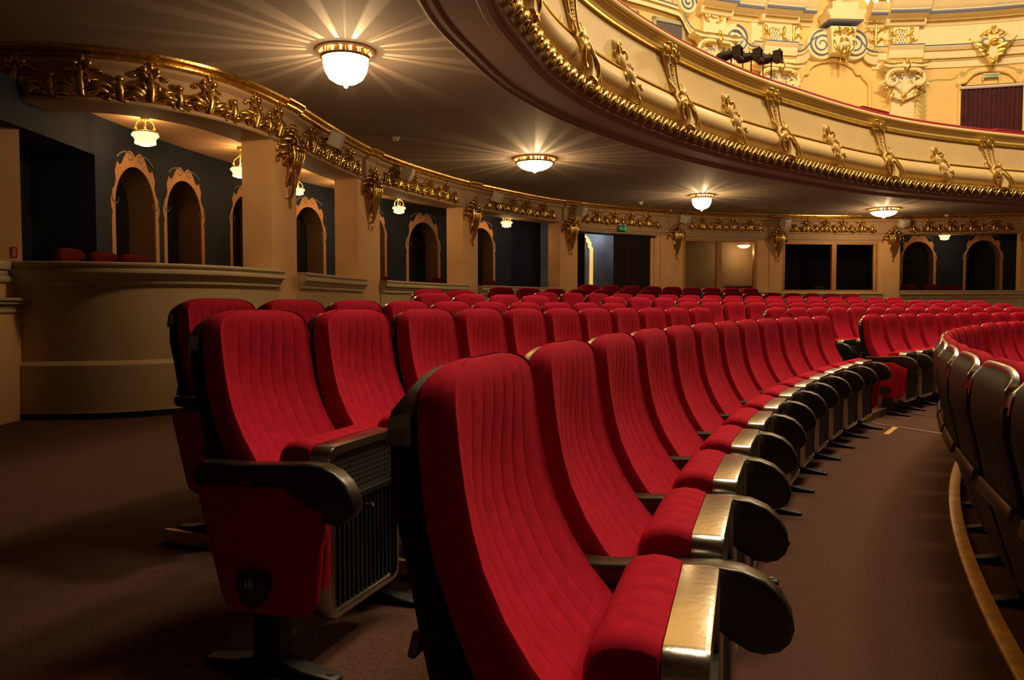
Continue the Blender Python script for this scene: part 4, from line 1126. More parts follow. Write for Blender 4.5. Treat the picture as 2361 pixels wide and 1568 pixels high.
for nm, a0, a1 in (('right', a_r0, aR), ('left', a_l0, a_l1)):
    band('architrave', a0, a1, arch_prof(), M['wall_c'], ent)
    line('gold_fillet', a0, a1, zg + .02, .10, .022, M['gold_wall']); line('gold_fillet', a0, a1, zbl - .13, .135, .012, M['gold_wall']); line('blue_line', a0, a1, zbl, .20, .018, M['blue_line'])
    band('frieze_panel', a0, a1, [(0, zbl), (.03, zbl), (.03, zf1), (0, zf1)], M['wall_c'], ent)
for a0, a1 in ((UA(1996, 30), aR), (UA(1640, 30), UA(1868, 30))):
    band('upper_cornice', a0, a1, corn_prof(), M['wall_c'], ent)
    line('gold_fillet', a0, a1, zf2 + .02, .12, .03, M['gold_wall']); line('blue_band', a0, a1, zc1 + .03, .345, .042, M['blue_line'])
    line('gold_fillet', a0, a1, zc2 + .10, .52, .018, M['gold_wall'])

# pilasters with capital, entablature block and lattice panel
def capital(root, Mx, w, h):
    I = Mx; c = MB(); gc = MB()
    ab = [(-w*.56, h*.98), (-w*.2, h*.93), (0, h*.93), (w*.2, h*.93), (w*.56, h*.98), (w*.54, h*.90), (w*.44, h*.86), (-w*.44, h*.86), (-w*.54, h*.90)]
    c.prism(ab, 0, .34, lambda p, q, a: I @ Vector((p, q, a)))
    bell = [(-w*.34, h*.05), (-w*.26, h*.62), (-w*.40, h*.86), (w*.40, h*.86), (w*.26, h*.62), (w*.34, h*.05), (w*.1, -h*.08), (-w*.1, -h*.08)]
    c.prism(bell, 0, .16, lambda p, q, a: I @ Vector((p, q, a)))
    for sx in (-1, 1):
        m = lambda a: a if sx > 0 else 180 - a
        g = MB(); b = MB()
        T = I @ Matrix.Translation((0, 0, .26))
        scroll(c, T, sx*w*.05, h*.80, m(5), w*1.25, -sx*.6/w, -sx*13/w, .06, .045, zb=.02, flat=.9, n=28, tipball=.05)
        g.ball(I @ Vector((sx*w*.34, h*.66, .34)), .055, 8, 6)
        g.tube([I @ Vector((sx*w*t, h*.70, .32)) for t in (.06, .15, .24)], .05, 7)
        for k in range(4):
            scroll(c, I @ Matrix.Translation((0, 0, .17)), sx*w*(.06 + .07*k), h*(.12 + .10*k), m(60 - 14*k), h*.42, -sx*.5, -sx*6, .05, .03, zb=.08, tipball=.04)
        for k in range(3):
            scroll(g, I @ Matrix.Translation((0, 0, .16)), sx*w*(.24 + .03*k), h*(.10 + .10*k), m(-70 + 20*k), h*.26, sx*2, sx*12, .032, .018, zb=.05, tipball=.024)
        scroll(b, I @ Matrix.Translation((0, 0, .30)), sx*w*.08, h*.48, m(60), h*.34, -sx*4, -sx*14, .018, .014, zb=.01)
        g.tube([I @ Vector((sx*w*.10, h*.97, .35)), I @ Vector((sx*w*.35, h*.95, .36)), I @ Vector((sx*w*.56, h*1.0, .36))], .022, 6)
        g.build('capital_gilding', M['gold_wall'], root, smooth=60, fix=False); b.build('capital_blue_scroll', M['blue_line'], root, smooth=60, fix=False)
    g = gc
    scroll(g, I @ Matrix.Translation((0, 0, .34)), 0, h*.74, 80, h*.34, -4, 12, .05, .03, zb=.05, tipball=.05)
    g.ball(I @ Vector((0, h*.02, .20)), .07, 8, 6, (1.2, .9, .8)); g.ball(I @ Vector((0, -h*.12, .14)), .05, 8, 6, (1, 1.4, .7)); g.ball(I @ Vector((0, h*1.0, .36)), .06, 8, 6)
    c.build('capital', M['wall_c'], root, smooth=45, fix=False); g.build('capital_finial', M['gold_wall'], root, smooth=60, fix=False)
def lattice(root, Mx, w, h):
    p = MB(); ol = [(-w*.5, -h*.5), (-w*.2, -h*.42), (w*.1, -h*.52), (w*.5, -h*.46), (w*.43, 0), (w*.5, h*.48), (w*.15, h*.42), (-w*.2, h*.52), (-w*.5, h*.45), (-w*.43, 0)]
    p.prism(ol, 0, .03, lambda a, b, c: Mx @ Vector((a, b, c))); p.build('lattice_panel', M['wall_c'], root, smooth=0, fix=False)
    d = MB()
    for i in range(5):
        for j in range(4):
            x = (j - 1.5) * w*.24 + (w*.12 if i % 2 else 0) - w*.06; y = (i - 2) * h*.17
            if abs(x) > w*.40: continue
            d.prism([(x - w*.062, y), (x, y + h*.085), (x + w*.062, y), (x, y - h*.085)], .03, .036, lambda a, b, c: Mx @ Vector((a, b, c)))
    d.build('blue_lozenges', M['blue_line'], root, smooth=0, fix=False)
    g = MB(); q = [Mx @ Vector((a, b, .035)) for a, b in ol + ol[:1]]; g.tube(q, .014, 6)
    for sx in (-1, 1):
        m = lambda a: a if sx > 0 else 180 - a
        for k in range(3): scroll(g, Mx @ Matrix.Translation((0, 0, .03)), sx*w*(.92 - .05*k), h*(.62 - .45*k), m(-100), h*.62, sx*3, sx*(16 if k % 2 else -16), .045, .02, zb=.05, flat=.8, tipball=.03)
    g.build('lattice_gilding', M['gold_wall'], root, smooth=60, fix=False)
def pilaster(px, wpx, ytop_cap, ybot_cap, lab, lat, e0, e1):
    root = empty('pilaster', group='ivory pilasters'); tag(root, lab, 'pilaster')
    z0, z1 = UZ(px, ybot_cap), UZ(px, ytop_cap); a0, a1 = UA(px - wpx/2, 200), UA(px + wpx/2, 200); w = (a1 - a0) * UR
    band('shaft', a0, a1, [(0, CEIL_Z), (.14, CEIL_Z), (.14, z1), (0, z1)], M['wall_c'], root)
    Mx = UM(px, ybot_cap, .14); capital(root, Mx, w * 1.75, z1 - z0)
    b0, b1 = UA(e0, 120), UA(e1, 120)
    band('entablature_block', b0, b1, arch_prof(.16), M['wall_c'], root, .01)
    band('frieze_block', b0 + .006, b1 - .006, [(0, zbl), (.14, zbl), (.14, zf1 + .1), (0, zf1 + .1)], M['wall_c'], root, .01)
    band('cornice_block', b0 - .006, b1 + .006, corn_prof(.16), M['wall_c'], root, .01)
    pts = lambda z, off: [(x + nx*off, y + ny*off, z) for x, y, nx, ny in circ_run(UC, UR, b0, b1, .01)]
    MB().tube(pts(zbl, .36), .018, 6).build('blue_line', M['blue_line'], root); MB().tube(pts(zg + .02, .26), .022, 6).build('gold_fillet', M['gold_wall'], root); MB().tube(pts(zf2 + .02, .28), .03, 6).build('gold_fillet', M['gold_wall'], root)
    MB().tube([(x + nx*.505, y + ny*.505, zc1 + .03) for x, y, nx, ny in circ_run(UC, UR, b0 - .006, b1 + .006, .01)], .042, 6).build('blue_band', M['blue_line'], root)
    lattice(root, UM(lat[0], lat[1], .145), lat[2], lat[3])
pilaster(2077, 54, 152, 226, 'ivory pilaster with gilded capital left of the curtained balcony door', (2075, 87), (.28, .40)) if False else None
pilaster(2077, 54, 152, 226, 'ivory pilaster with gilded capital left of the curtained balcony door', (2077, 87, .30, .42), 2040, 2120)
pilaster(1785, 54, 152, 226, 'ivory pilaster with gilded capital behind the black spotlights', (1785, 84, .30, .42), 1750, 1826)
pilaster(1640, 56, 88, 165, 'ivory pilaster with gilded capital at the left, behind the balcony rail', (1643, 22, .30, .42), 1608, 1672)

# central motif: volutes, bracket with urn, arched panel
cm = empty('arched_wall_panel'); tag(cm, 'shallow arched yellow panel with moulded frame between two pilasters', 'wall panel')
def frame_line(pts, r, off, mt, name):
    P = []
    for (x, y) in pts: P.append(UM(x, y, off) @ Vector((0, 0, 0)))
    return MB().tube(P, r, 8).build(name, mt, cm, smooth=60)
AR = [(2005, 300), (2005, 196), (1998, 186), (1990, 178), (1986, 171), (1976, 171), (1968, 157), (1950, 146), (1930, 141), (1912, 140), (1892, 143), (1876, 149), (1864, 159), (1862, 170), (1852, 172), (1846, 184), (1836, 196)]
frame_line(AR, .05, .05, M['wall_y'], 'arch_moulding'); frame_line([(x + 3 * (1 if x > 1920 else -1), y - 4) for x, y in AR], .03, .03, M['wall_y'], 'outer_moulding')
vo = empty('volute_scrolls'); tag(vo, 'pair of ivory volutes with blue spirals flanking the central bracket', 'ornament')
def vol(cx, cy, sx):
    c = MB(); b = MB(); g = MB(); P = []; Q = []; G = []
    T = UM(cx, cy, .10)
    for i in range(60):
        t = i / 59; a = R_(90) + sx * t * 4.6 * PI * (-1); r = .36 * (1 - t * .86)
        P.append(T @ Vector((r * cos(a), r * sin(a) + .0, .14 - .05*t)))
    c.lathe([(.0001, .0), (.40, .0), (.42, -.05), (.42, -.20)], 28)
    rot = T @ Matrix.Rotation(0, 4, 'X')
    c.v = [tuple(T @ Vector((p[0], p[1], p[2] + .10))) for p in c.v]
    b.tube(P, .020, 6)
    tail = [(cx + sx * dx, cy + dy) for dx, dy in ((-1, -20.5), (8, -19), (16, -14), (24, -5), (31, 5), (38, 11), (46, 14), (58, 14.5))]
    for x, y in tail: Q.append(UM(x, y, .20) @ Vector((0, 0, 0)))
    for x, y in tail: G.append(UM(x - sx*1, y + 9, .16) @ Vector((0, 0, 0)))
    H_ = [UM(x - sx*2, y + 30, .10) @ Vector((0, 0, 0)) for x, y in tail]
    W = MB(); n = len(Q); K = [UM(x - sx*1, y + 24, .13) @ Vector((0, 0, 0)) for x, y in tail]
    W.add(Q + G + K + H_, [(j*n+i, j*n+i+1, (j+1)*n+i+1, (j+1)*n+i) for j in range(3) for i in range(n-1)]).build('tail_moulding', M['wall_c'], vo, smooth=40, fix=False)
    b.tube(Q, .020, 6); g.tube(G, .020, 6); g.tube(H_, .016, 6)
    c.build('volute', M['wall_c'], vo, smooth=35); b.build('blue_spiral', M['blue_line'], vo, smooth=60, fix=False); g.build('gold_fillet', M['gold_wall'], vo, smooth=60, fix=False)
vol(1891, 104, -1); vol(1966, 105, 1); vol(1692, 93, 1)
br = empty('bracket'); tag(br, 'ivory bracket with gilded shell drop carrying an urn, top centre of the upper wall', 'bracket')
T = UM(1928, 88, .05)
body = MB(); body.prism([(-.30, -.52), (-.34, 0), (-.36, .18), (.36, .18), (.34, 0), (.28, -.52)], 0, .42, lambda p, q, a: T @ Vector((p, q, a)))
body.prism([(-.46, .30), (-.46, .38), (-.52, .48), (-.52, .56), (.52, .56), (.52, .48), (.46, .38), (.46, .30)], 0, .6, lambda p, q, a: T @ Vector((p, q, a)))
body.prism([(-.36, .56), (-.36, .80), (.36, .80), (.36, .56)], .05, .5, lambda p, q, a: T @ Vector((p, q, a)))
body.build('bracket_body', M['wall_c'], br, smooth=20, bevel=.015)
bl_ = MB().prism([(-.47, .27), (-.47, .31), (.47, .31), (.47, .27)], 0, .56, lambda p, q, a: T @ Vector((p, q, a))).build('blue_line', M['blue_line'], br)
g = MB(); I2 = T @ Matrix.Translation((0, 0, .42))
for sx in (-1, 1):
    m = lambda a: a if sx > 0 else 180 - a
    scroll(g, I2, sx*.05, -.15, m(-60), .62, -sx*3, sx*2, .06, .03, zb=.10, n=18, tipball=.04); scroll(g, I2, sx*.10, -.05, m(70), .30, -sx*3, -sx*22, .05, .03, zb=.08, tipball=.05)
    scroll(g, I2, sx*.26, -.20, m(-80), .50, -sx*2, -sx*8, .04, .03, zb=.06, tipball=.04)
    scroll(g, I2, sx*.22, .02, m(100), .22, sx*3, sx*26, .05, .03, zb=.05, tipball=.04)
g.ball(I2 @ Vector((0, .05, .06)), .08, 8, 6, (.8, 1.6, .8)); g.ball(I2 @ Vector((0, -.52, .02)), .10, 8, 6)
g.build('gilded_shell', M['gold_wall'], br, smooth=60, fix=False)
MB().ball(I2 @ Vector((0, -.34, -.02)), .2, 12, 8, (.9, 1.2, .5)).build('shell_face', M['wall_c'], br, smooth=60, fix=False)
ur = empty('urn'); tag(ur, 'ivory urn with gold and blue ribs standing on the bracket at the top', 'urn')
u_ = MB().lathe([(.0001, 0), (.26, 0), (.22, .06), (.12, .14), (.16, .22), (.30, .42), (.38, .66), (.36, .95), (.24, 1.2), (.1, 1.3), (.0001, 1.32)], 24)
base = T @ Vector((0, .80, .28)); u_.v = [(p[0] + base.x, p[1] + base.y, p[2] + base.z) for p in u_.v]; u_.build('urn_body', M['wall_c'], ur, smooth=50)
for mt, nm, ph in (('gold_wall', 'gold_ribs', 0), ('blue_line', 'blue_ribs', .5)):
    t_ = MB()
    for k in range(8):
        a = 2*PI*(k + ph)/8; t_.tube([base + Vector((r*cos(a), r*sin(a), z)) for r, z in ((.17,.22),(.31,.42),(.39,.66),(.37,.95),(.25,1.2))], .02, 5)
    t_.build(nm, M[mt], ur, smooth=60, fix=False)
# gilded sprays left and right of the lattices
sp_ = empty('leaf_sprays'); 
bpy.data.objects.remove(sp_)
for px, py, lab in ((2018, 92, 'tall gilded leaf spray right of the central bracket, left of the lattice panel'), (1828, 82, 'tall gilded leaf spray left of the central bracket, right of the lattice panel')):
    g = MB(); T2 = UM(px, py, .05)
    for k in range(4):
        for sx in (-1, 1):
            m = lambda a: a if sx > 0 else 180 - a
            scroll(g, T2, 0, .40 - .26*k, m(62), .34, -sx*1, sx*(-12), .05, .02, zb=.06, tipball=.028)
    g.tube([T2 @ Vector((.02, .5, .04)), T2 @ Vector((-.02, .0, .07)), T2 @ Vector((.03, -.55, .03))], [.02, .045, .01], 7)
    tag(g.build('leaf_spray', M['gold_wall'], smooth=60, fix=False), lab, 'ornament', 'gilded leaf sprays')

# cartouche over the balcony door
ca = empty('wall_cartouche'); tag(ca, 'large gilded cartouche with blue scrolls above the curtained balcony door', 'ornament')
T = UM(2287, 108, .20); c = MB(); g = MB(); b = MB()
c.prism([(0, .36), (.26, .30), (.22, .02), (.16, -.22), (.05, -.42), (-.05, -.42), (-.16, -.22), (-.22, .02), (-.26, .30)], 0, .10, lambda p, q, a: T @ Vector((p, q, a)))
for sx in (-1, 1):
    m = lambda a: a if sx > 0 else 180 - a; I2 = T @ Matrix.Translation((0, 0, .08))
    scroll(g, I2, sx*.10, -.02, m(10), .52, sx*.2, sx*3, .07, .02, zb=.08, tipball=.03); scroll(g, I2, sx*.12, -.10, m(-30), .36, sx*3, sx*16, .06, .03, zb=.06, tipball=.035)
    scroll(g, I2, sx*.10, -.22, m(-20), .28, sx*4, sx*22, .05, .025, zb=.05, tipball=.03); scroll(g, I2, sx*.03, .30, m(60), .22, -sx*2, -sx*16, .05, .03, zb=.05, tipball=.04)
    scroll(g, I2, sx*.14, .26, m(55), .20, -sx*2, -sx*20, .045, .025, zb=.05, tipball=.035); scroll(g, I2, sx*.06, -.30, m(-70), .2, -sx*4, -sx*16, .05, .02, zb=.05, tipball=.03)
    scroll(b, I2, sx*.24, .0, m(70), .42, sx*1, sx*24, .026, .018, zb=.03)
g.ball(T @ Vector((0, .10, .16)), .12, 10, 8, (1, 1.2, .6)); g.ball(T @ Vector((0, -.42, .10)), .10, 9, 7); g.ball(T @ Vector((0, .48, .08)), .07, 8, 6, (1, 1.5, .7))
for k in range(7): g.ball(T @ Vector((.24*cos(PI*k/6), .24 + .16*sin(PI*k/6), .10)), .03, 7, 5)
c.build('cartouche_field', M['wall_c'], ca, smooth=20); g.build('cartouche_gilding', M['gold_wall'], ca, smooth=60, fix=False); b.build('cartouche_blue_scroll', M['blue_line'], ca, smooth=60, fix=False)

# curtained balcony door
bd = empty('door_2'); bd['kind'] = 'structure'
a0, a1 = UA(2213, 240), UA(2358, 240); zt = UZ(2285, 194)
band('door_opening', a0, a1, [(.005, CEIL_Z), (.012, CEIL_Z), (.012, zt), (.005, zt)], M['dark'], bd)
for x0, x1 in ((2206, 2213), (2357, 2364)):
    band('door_jamb', UA(x0, 240), UA(x1, 240), [(0, CEIL_Z), (.07, CEIL_Z), (.07, zt + .05), (0, zt + .05)], M['wall_y'], bd, .005)
def uarch(pts, off, r, mt, nm):
    return MB().tube([UM(x, y, off) @ Vector((0, 0, 0)) for x, y in pts], r, 8).build(nm, mt, bd, smooth=60)
AP = [(2206, 196), (2214, 192), (2225, 190), (2232, 181), (2244, 170), (2260, 164), (2285, 161), (2310, 163), (2328, 168), (2340, 178), (2346, 187), (2358, 187)]
uarch(AP, .05, .055, M['wall_y'], 'arch_moulding'); uarch([(x, y - 4) for x, y in AP], .03, .03, M['wall_c'], 'arch_fillet')
cu = empty('balcony_curtain'); tag(cu, 'dark maroon curtain closing the balcony door at the right', 'curtain')
us = [i / 80 for i in range(81)]
def fcur(u, v):
    Mx = UM(2216 + (2355 - 2216) * u, 240, .07 + .035 * sin(u * 13 * 2 * PI) * (.6 + .4*(1-v)) + .01*sin(u*31)); p = Mx @ Vector((0, 0, 0)); return (p.x, p.y, CEIL_Z + (zt - .10 - CEIL_Z) * v)
MB().grid(fcur, us, [0, .2, .4, .6, .8, 1]).build('curtain_panel', M['curtain'], cu, smooth=70, fix=False)
MB().tube([UM(x, 240, .10) @ Vector((0, zt - .06 - UZ(x, 240), 0)) for x in (2212, 2250, 2300, 2358)], .045, 8).build('curtain_rail', M['white'], cu)
fm = UM(2285, 174, .10)
xs_ = empty('exit_sign'); xs_.matrix_world = fm; tag(xs_, 'small pale green exit sign in the arch over the balcony door', 'exit sign')
MB().box(-.20, .20, .01, .05, 0, .06).build('sign_housing', M['white'], xs_, bevel=.01); MB().box(-.18, .18, -.05, .012, .02, .035).build('sign_face', M['white'], xs_, bevel=.005); MB().box(-.16, .16, -.03, -.005, .035, .037).build('green_lettering', M['green'], xs_)
for sx in (-1, 1): MB().box(sx*.19 - .012, sx*.19 + .012, -.12, .02, .0, .03).build('sign_bracket', M['white'], xs_)
# painted olive garlands around the door
ga = empty('painted_garland'); tag(ga, 'olive green painted vine framing the balcony door at right', 'wall painting')
v = MB()
def flat(pts, r): v.tube([UM(x, y, .004) @ Vector((0, 0, 0)) for x, y in pts], r, 6, flat=(UM(pts[0][0], pts[0][1]).to_3x3() @ Vector((0, 0, 1)), .2))
flat([(2127, 300), (2128, 250), (2126, 215), (2130, 195), (2126, 183)], [.07, .06, .07, .05, .02])
for i in range(9):
    y = 285 - 11 * i
    for sx in (-1, 1): flat([(2127, y), (2127 + sx*6, y - 5), (2127 + sx*11, y - 12)], [.04, .03, .005])
flat([(2140, 200), (2138, 194), (2143, 187), (2160, 184), (2190, 184), (2205, 179), (2208, 173), (2204, 174)], [.02, .03, .03, .025, .025, .025, .02, .015])
flat([(2230, 170), (2228, 174), (2226, 168), (2236, 160), (2255, 154), (2285, 150), (2320, 152), (2340, 158), (2348, 166), (2344, 168)], [.02, .03, .03, .03, .035, .035, .03, .03, .025, .015])
for cx, cy in ((2219, 172), (2352, 165), (2290, 151)):
    for k in range(5):
        a = PI * (.1 + .2*k); flat([(cx, cy + 4), (cx + 5*cos(a), cy - 4*sin(a)), (cx + 9*cos(a), cy - 8*sin(a))], [.04, .035, .005])
v.build('vine', M['olive'], ga, smooth=60, fix=False)

# framed control windows at the left
for x0, x1, y0, y1, lab in ((1504, 1578, 45, 108, 'grey glazed wall hatch in a greenish frame above the balcony rail'), (1436, 1471, 22, 60, 'partly hidden wall hatch in a greenish frame, leftmost above the balcony rail')):
    r = empty('wall_hatch'); tag(r, lab, 'hatch', 'wall hatches')
    xm, ym = (x0 + x1) / 2, (y0 + y1) / 2; T = UM(xm, ym, .03)
    w = (UA(x1, ym) - UA(x0, ym)) * UR / 2; h = (UZ(xm, y0 + 8) - UZ(xm, y1 + 8)) / 2
    f_ = MB()
    for p in ((-w, w, h - .10, h), (-w, w, -h, -h + .1), (-w, -w + .1, -h, h), (w - .1, w, -h, h)): f_.obox(T, p[0], p[1], p[2], p[3], -.03, .05)
    f_.build('hatch_frame', M['frame_green'], r, smooth=0, bevel=.01); MB().obox(T, -w + .1, w - .1, -h + .1, h - .1, -.02, .01).build('hatch_pane', M['grey_panel'], r)
# left end of the entablature with its drop
le = empty('side_entablature'); tag(le, 'ivory side entablature with curved drop at the left of the upper wall', 'entablature')
def strip(pts, depth, mt, nm, wd=22):
    A_ = [UM(x, y, depth) @ Vector((0, 0, 0)) for x, y in pts]; B_ = [UM(x, y + wd, depth) @ Vector((0, 0, 0)) for x, y in pts]; C_ = [UM(x, y + wd, 0) @ Vector((0, 0, 0)) for x, y in pts]; D_ = [UM(x, y, 0) @ Vector((0, 0, 0)) for x, y in pts]
    n = len(pts); MB().add(A_ + B_ + C_ + D_, [(j*n+i, j*n+i+1, ((j+1)%4)*n+i+1, ((j+1)%4)*n+i) for j in range(4) for i in range(n-1)]).build(nm, mt, le, smooth=30)
LP = [(1400, -40), (1450, -22), (1500, -8), (1540, 4), (1566, 13), (1574, 24), (1582, 42), (1592, 58), (1602, 68), (1610, 72)]
strip(LP, .16, M['wall_c'], 'entablature_band', 24); strip([(x, y + 2) for x, y in LP], .20, M['wall_c'], 'upper_moulding', 7)
MB().tube([UM(x, y + 12, .17) @ Vector((0, 0, 0)) for x, y in LP], .022, 6).build('gold_fillet', M['gold_wall'], le); MB().tube([UM(x, y + 1, .21) @ Vector((0, 0, 0)) for x, y in LP], .016, 6).build('blue_line', M['blue_line'], le)
T = UM(1580, 8, .16); c = MB().lathe([(.0001, .12), (.27, .12), (.30, .06), (.30, -.12)], 26); c.v = [tuple(T @ Vector(p)) for p in c.v]; c.build('volute', M['wall_c'], le, smooth=35)
b = MB().tube([T @ Vector((.26*(1 - t/50)*cos(t*.28), .26*(1 - t/50)*sin(t*.28), .14)) for t in range(46)], .02, 6); b.build('blue_spiral', M['blue_line'], le, smooth=60)
# gilded tassel at the top left
g = MB(); T = UM(1428, 4, .2)
for k in range(7): g.ball(T @ Vector((.06*sin(k*2), .25 - .09*k, .02)), .07 - .005*k, 8, 6)
tag(g.build('gilded_drop', M['gold_wall'], smooth=60, fix=False), 'gilded flower drop at the top, above the leftmost wall hatch', 'ornament')

# three spotlights on the balcony rail
def spot(px, py, k, lab):
    s_ = BALC.hit(px + 2, -.05, last=True); p, t, n = BALC.at(s_)
    Q = p - n * .20
    depth = Q.y
    z = EYE + (HORIZON - py) / FPX * depth * 1.0
    r = empty('spotlight', (Q.x, Q.y, z)); tag(r, lab, 'spotlight', 'black spotlights on the balcony rail')
    ax = Vector((.84, -.54, .07)).to_track_quat('Z', 'Y').to_matrix().to_4x4()
    b = MB().lathe([(.0001, -.15), (.045, -.15), (.068, -.12), (.076, -.07), (.076, .02), (.062, .05), (.062, .14), (.052, .14), (.052, .10), (.0001, .10)], 18)
    b.v = [tuple(ax @ Vector(p_)) for p_ in b.v]; b.build('lamp_body', M['black_matt'], r, smooth=40, fix=False)
    fr = MB(); q = .088; t = .012
    for b0 in ((-q, q, -q, -q + t), (-q, q, q - t, q), (-q, -q + t, -q, q), (q - t, q, -q, q)): fr.obox(ax, *b0, .13, .25)
    fr.obox(ax, -q - .012, q + .012, q - t, q + .012, .235, .255); fr.obox(ax, -q - .012, q + .012, -q - .012, -q + t, .235, .255)
    fr.build('colour_frame', M['black_matt'], r)
    zb = 4.87 - z
    MB().tube([(-.06, -.02, .0), (-.06, -.02, -.10), (-.06, -.02, zb)], .010, 6).tube([(.09, .02, .0), (.09, .02, -.10), (.09, .02, zb + .0)], .010, 6).build('yoke', M['black_matt'], r)
    for dx in (-.04, .05): MB().tube([(dx, 0, .06), (dx, 0, .105)], [.008, .012], 6).build('focus_knob', M['black_matt'], r)
spot(1680, 138, 0, 'black spotlight on the balcony rail, leftmost of three'); spot(1728, 142, 1, 'black spotlight on the balcony rail, middle of three'); spot(1771, 146, 2, 'black spotlight on the balcony rail, rightmost of three')

# ceiling smoke detectors
for x, y, lab in ((912, 320, 'white smoke detector on the ceiling closest to camera'), (1477, 468, 'white smoke detector on the ceiling above the exit sign doorway'), (2183, 497, 'white smoke detector on the ceiling above the right loge')):
    p = at_z(x, y, CEIL_Z - .02); r = empty('smoke_detector', (p.x, p.y, CEIL_Z)); tag(r, lab, 'smoke detector', 'ceiling smoke detectors')
    MB().lathe([(.0001, -.012), (.06, -.012), (.06, 0)], 20).build('detector_base', M['white'], r, smooth=40)
    MB().lathe([(.0001, -.055), (.028, -.055), (.042, -.042), (.046, -.012)], 20).build('detector_head', M['white'], r, smooth=40)
# ================================================================== CEILING LAMPS
def light(name, loc, power, col, rad=.05, parent=None, kind='POINT'):
    l = bpy.data.lights.new(name, kind); l.energy = power; l.color = col; l.shadow_soft_size = rad
    o = bpy.data.objects.new(name, l); COL.objects.link(o); o.location = loc
    if parent: o.parent = parent
    return o
WARM = (1.0, .64, .30)
def ceiling_lamp(px, py, R, deep, lab, power):
    p = at_z(px, py, CEIL_Z - .05); r = empty('ceiling_lamp', (p.x, p.y, CEIL_Z)); tag(r, lab, 'ceiling lamp', 'lit ceiling lamps')
    MB().lathe([(R*1.22, -.001), (R*1.22, -.010), (R*1.12, -.018), (R*1.05, -.018), (R*1.02, -.006), (R*.9, -.002)], 40).build('ceiling_plate', M['cream'], r, smooth=40)
    g = MB().lathe([(R*.98, -.052), (R*1.04, -.056), (R*1.05, -.068), (R*1.0, -.080), (R*.96, -.078), (R*.96, -.056), (R*.98, -.052)], 26)
    for k in range(4): a = PI/4 + k*PI/2; g.tube([(R*cos(a), R*sin(a), -.004), (R*cos(a), R*sin(a), -.06)], .006, 6)
    g.build('gold_ring', M['gold'], r, smooth=40)
    # opaque fins added in the gap below the ceiling to throw rays across it
    bd = MB(); N = 30; rn = random.Random(px)
    for k in range(N):
        a = 2*PI*(k + rn.uniform(-.32, .32))/N; w = rn.uniform(.35, .85) * 2*PI*R/N * .5
        c = Vector((R*.93*cos(a), R*.93*sin(a), 0)); t = Vector((-sin(a), cos(a), 0)); n = Vector((cos(a), sin(a), 0))
        z0, z1 = -.075, -.003
        P = [c - t*w + n*.004, c + t*w + n*.004, c + t*w - n*.004, c - t*w - n*.004]
        bd.add([(q.x, q.y, z0) for q in P] + [(q.x, q.y, z1) for q in P], [(0,3,2,1),(4,5,6,7),(0,1,5,4),(1,2,6,5),(2,3,7,6),(3,0,4,7)])
    bd.build('ray_fins', M['gold'], r, smooth=0, fix=False)
    if deep: prof = [(R*.94, -.078), (R*.93, -.12), (R*.86, -.19), (R*.70, -.25), (R*.45, -.285), (R*.2, -.30), (.0001, -.302)]
    else: prof = [(R*.95, -.078), (R*.90, -.105), (R*.74, -.145), (R*.50, -.175), (R*.22, -.19), (.0001, -.192)]
    MB().lathe(prof, 40).build('glass_bowl', M['bowl'], r, smooth=60)
    zb = prof[-1][1]
    f_ = MB().ball((0, 0, zb - .012), .022, 10, 8)
    if not deep:
        for k in range(8): a = 2*PI*k/8; f_.ball((.035*cos(a), .035*sin(a), zb - .006), .012, 6, 5)
    f_.build('finial', M['crystal_lit'], r, smooth=60)
    light('lamp_glow', (0, 0, -.058), power * 3.0, WARM, .004, r)
    light('lamp_light', (0, 0, zb - .12), power, WARM, .10, r)
ceiling_lamp(797, 130, .218, True, 'large glowing ceiling lamp with deep bowl, closest to camera', 43)
ceiling_lamp(1233, 373, .295, False, 'glowing shallow ceiling lamp, second from the left', 43)
ceiling_lamp(1618, 455, .215, True, 'glowing deep-bowl ceiling lamp above the glazed booth', 43)
ceiling_lamp(2038, 486, .315, False, 'glowing shallow ceiling lamp above the dark two-pane window, rightmost', 43)

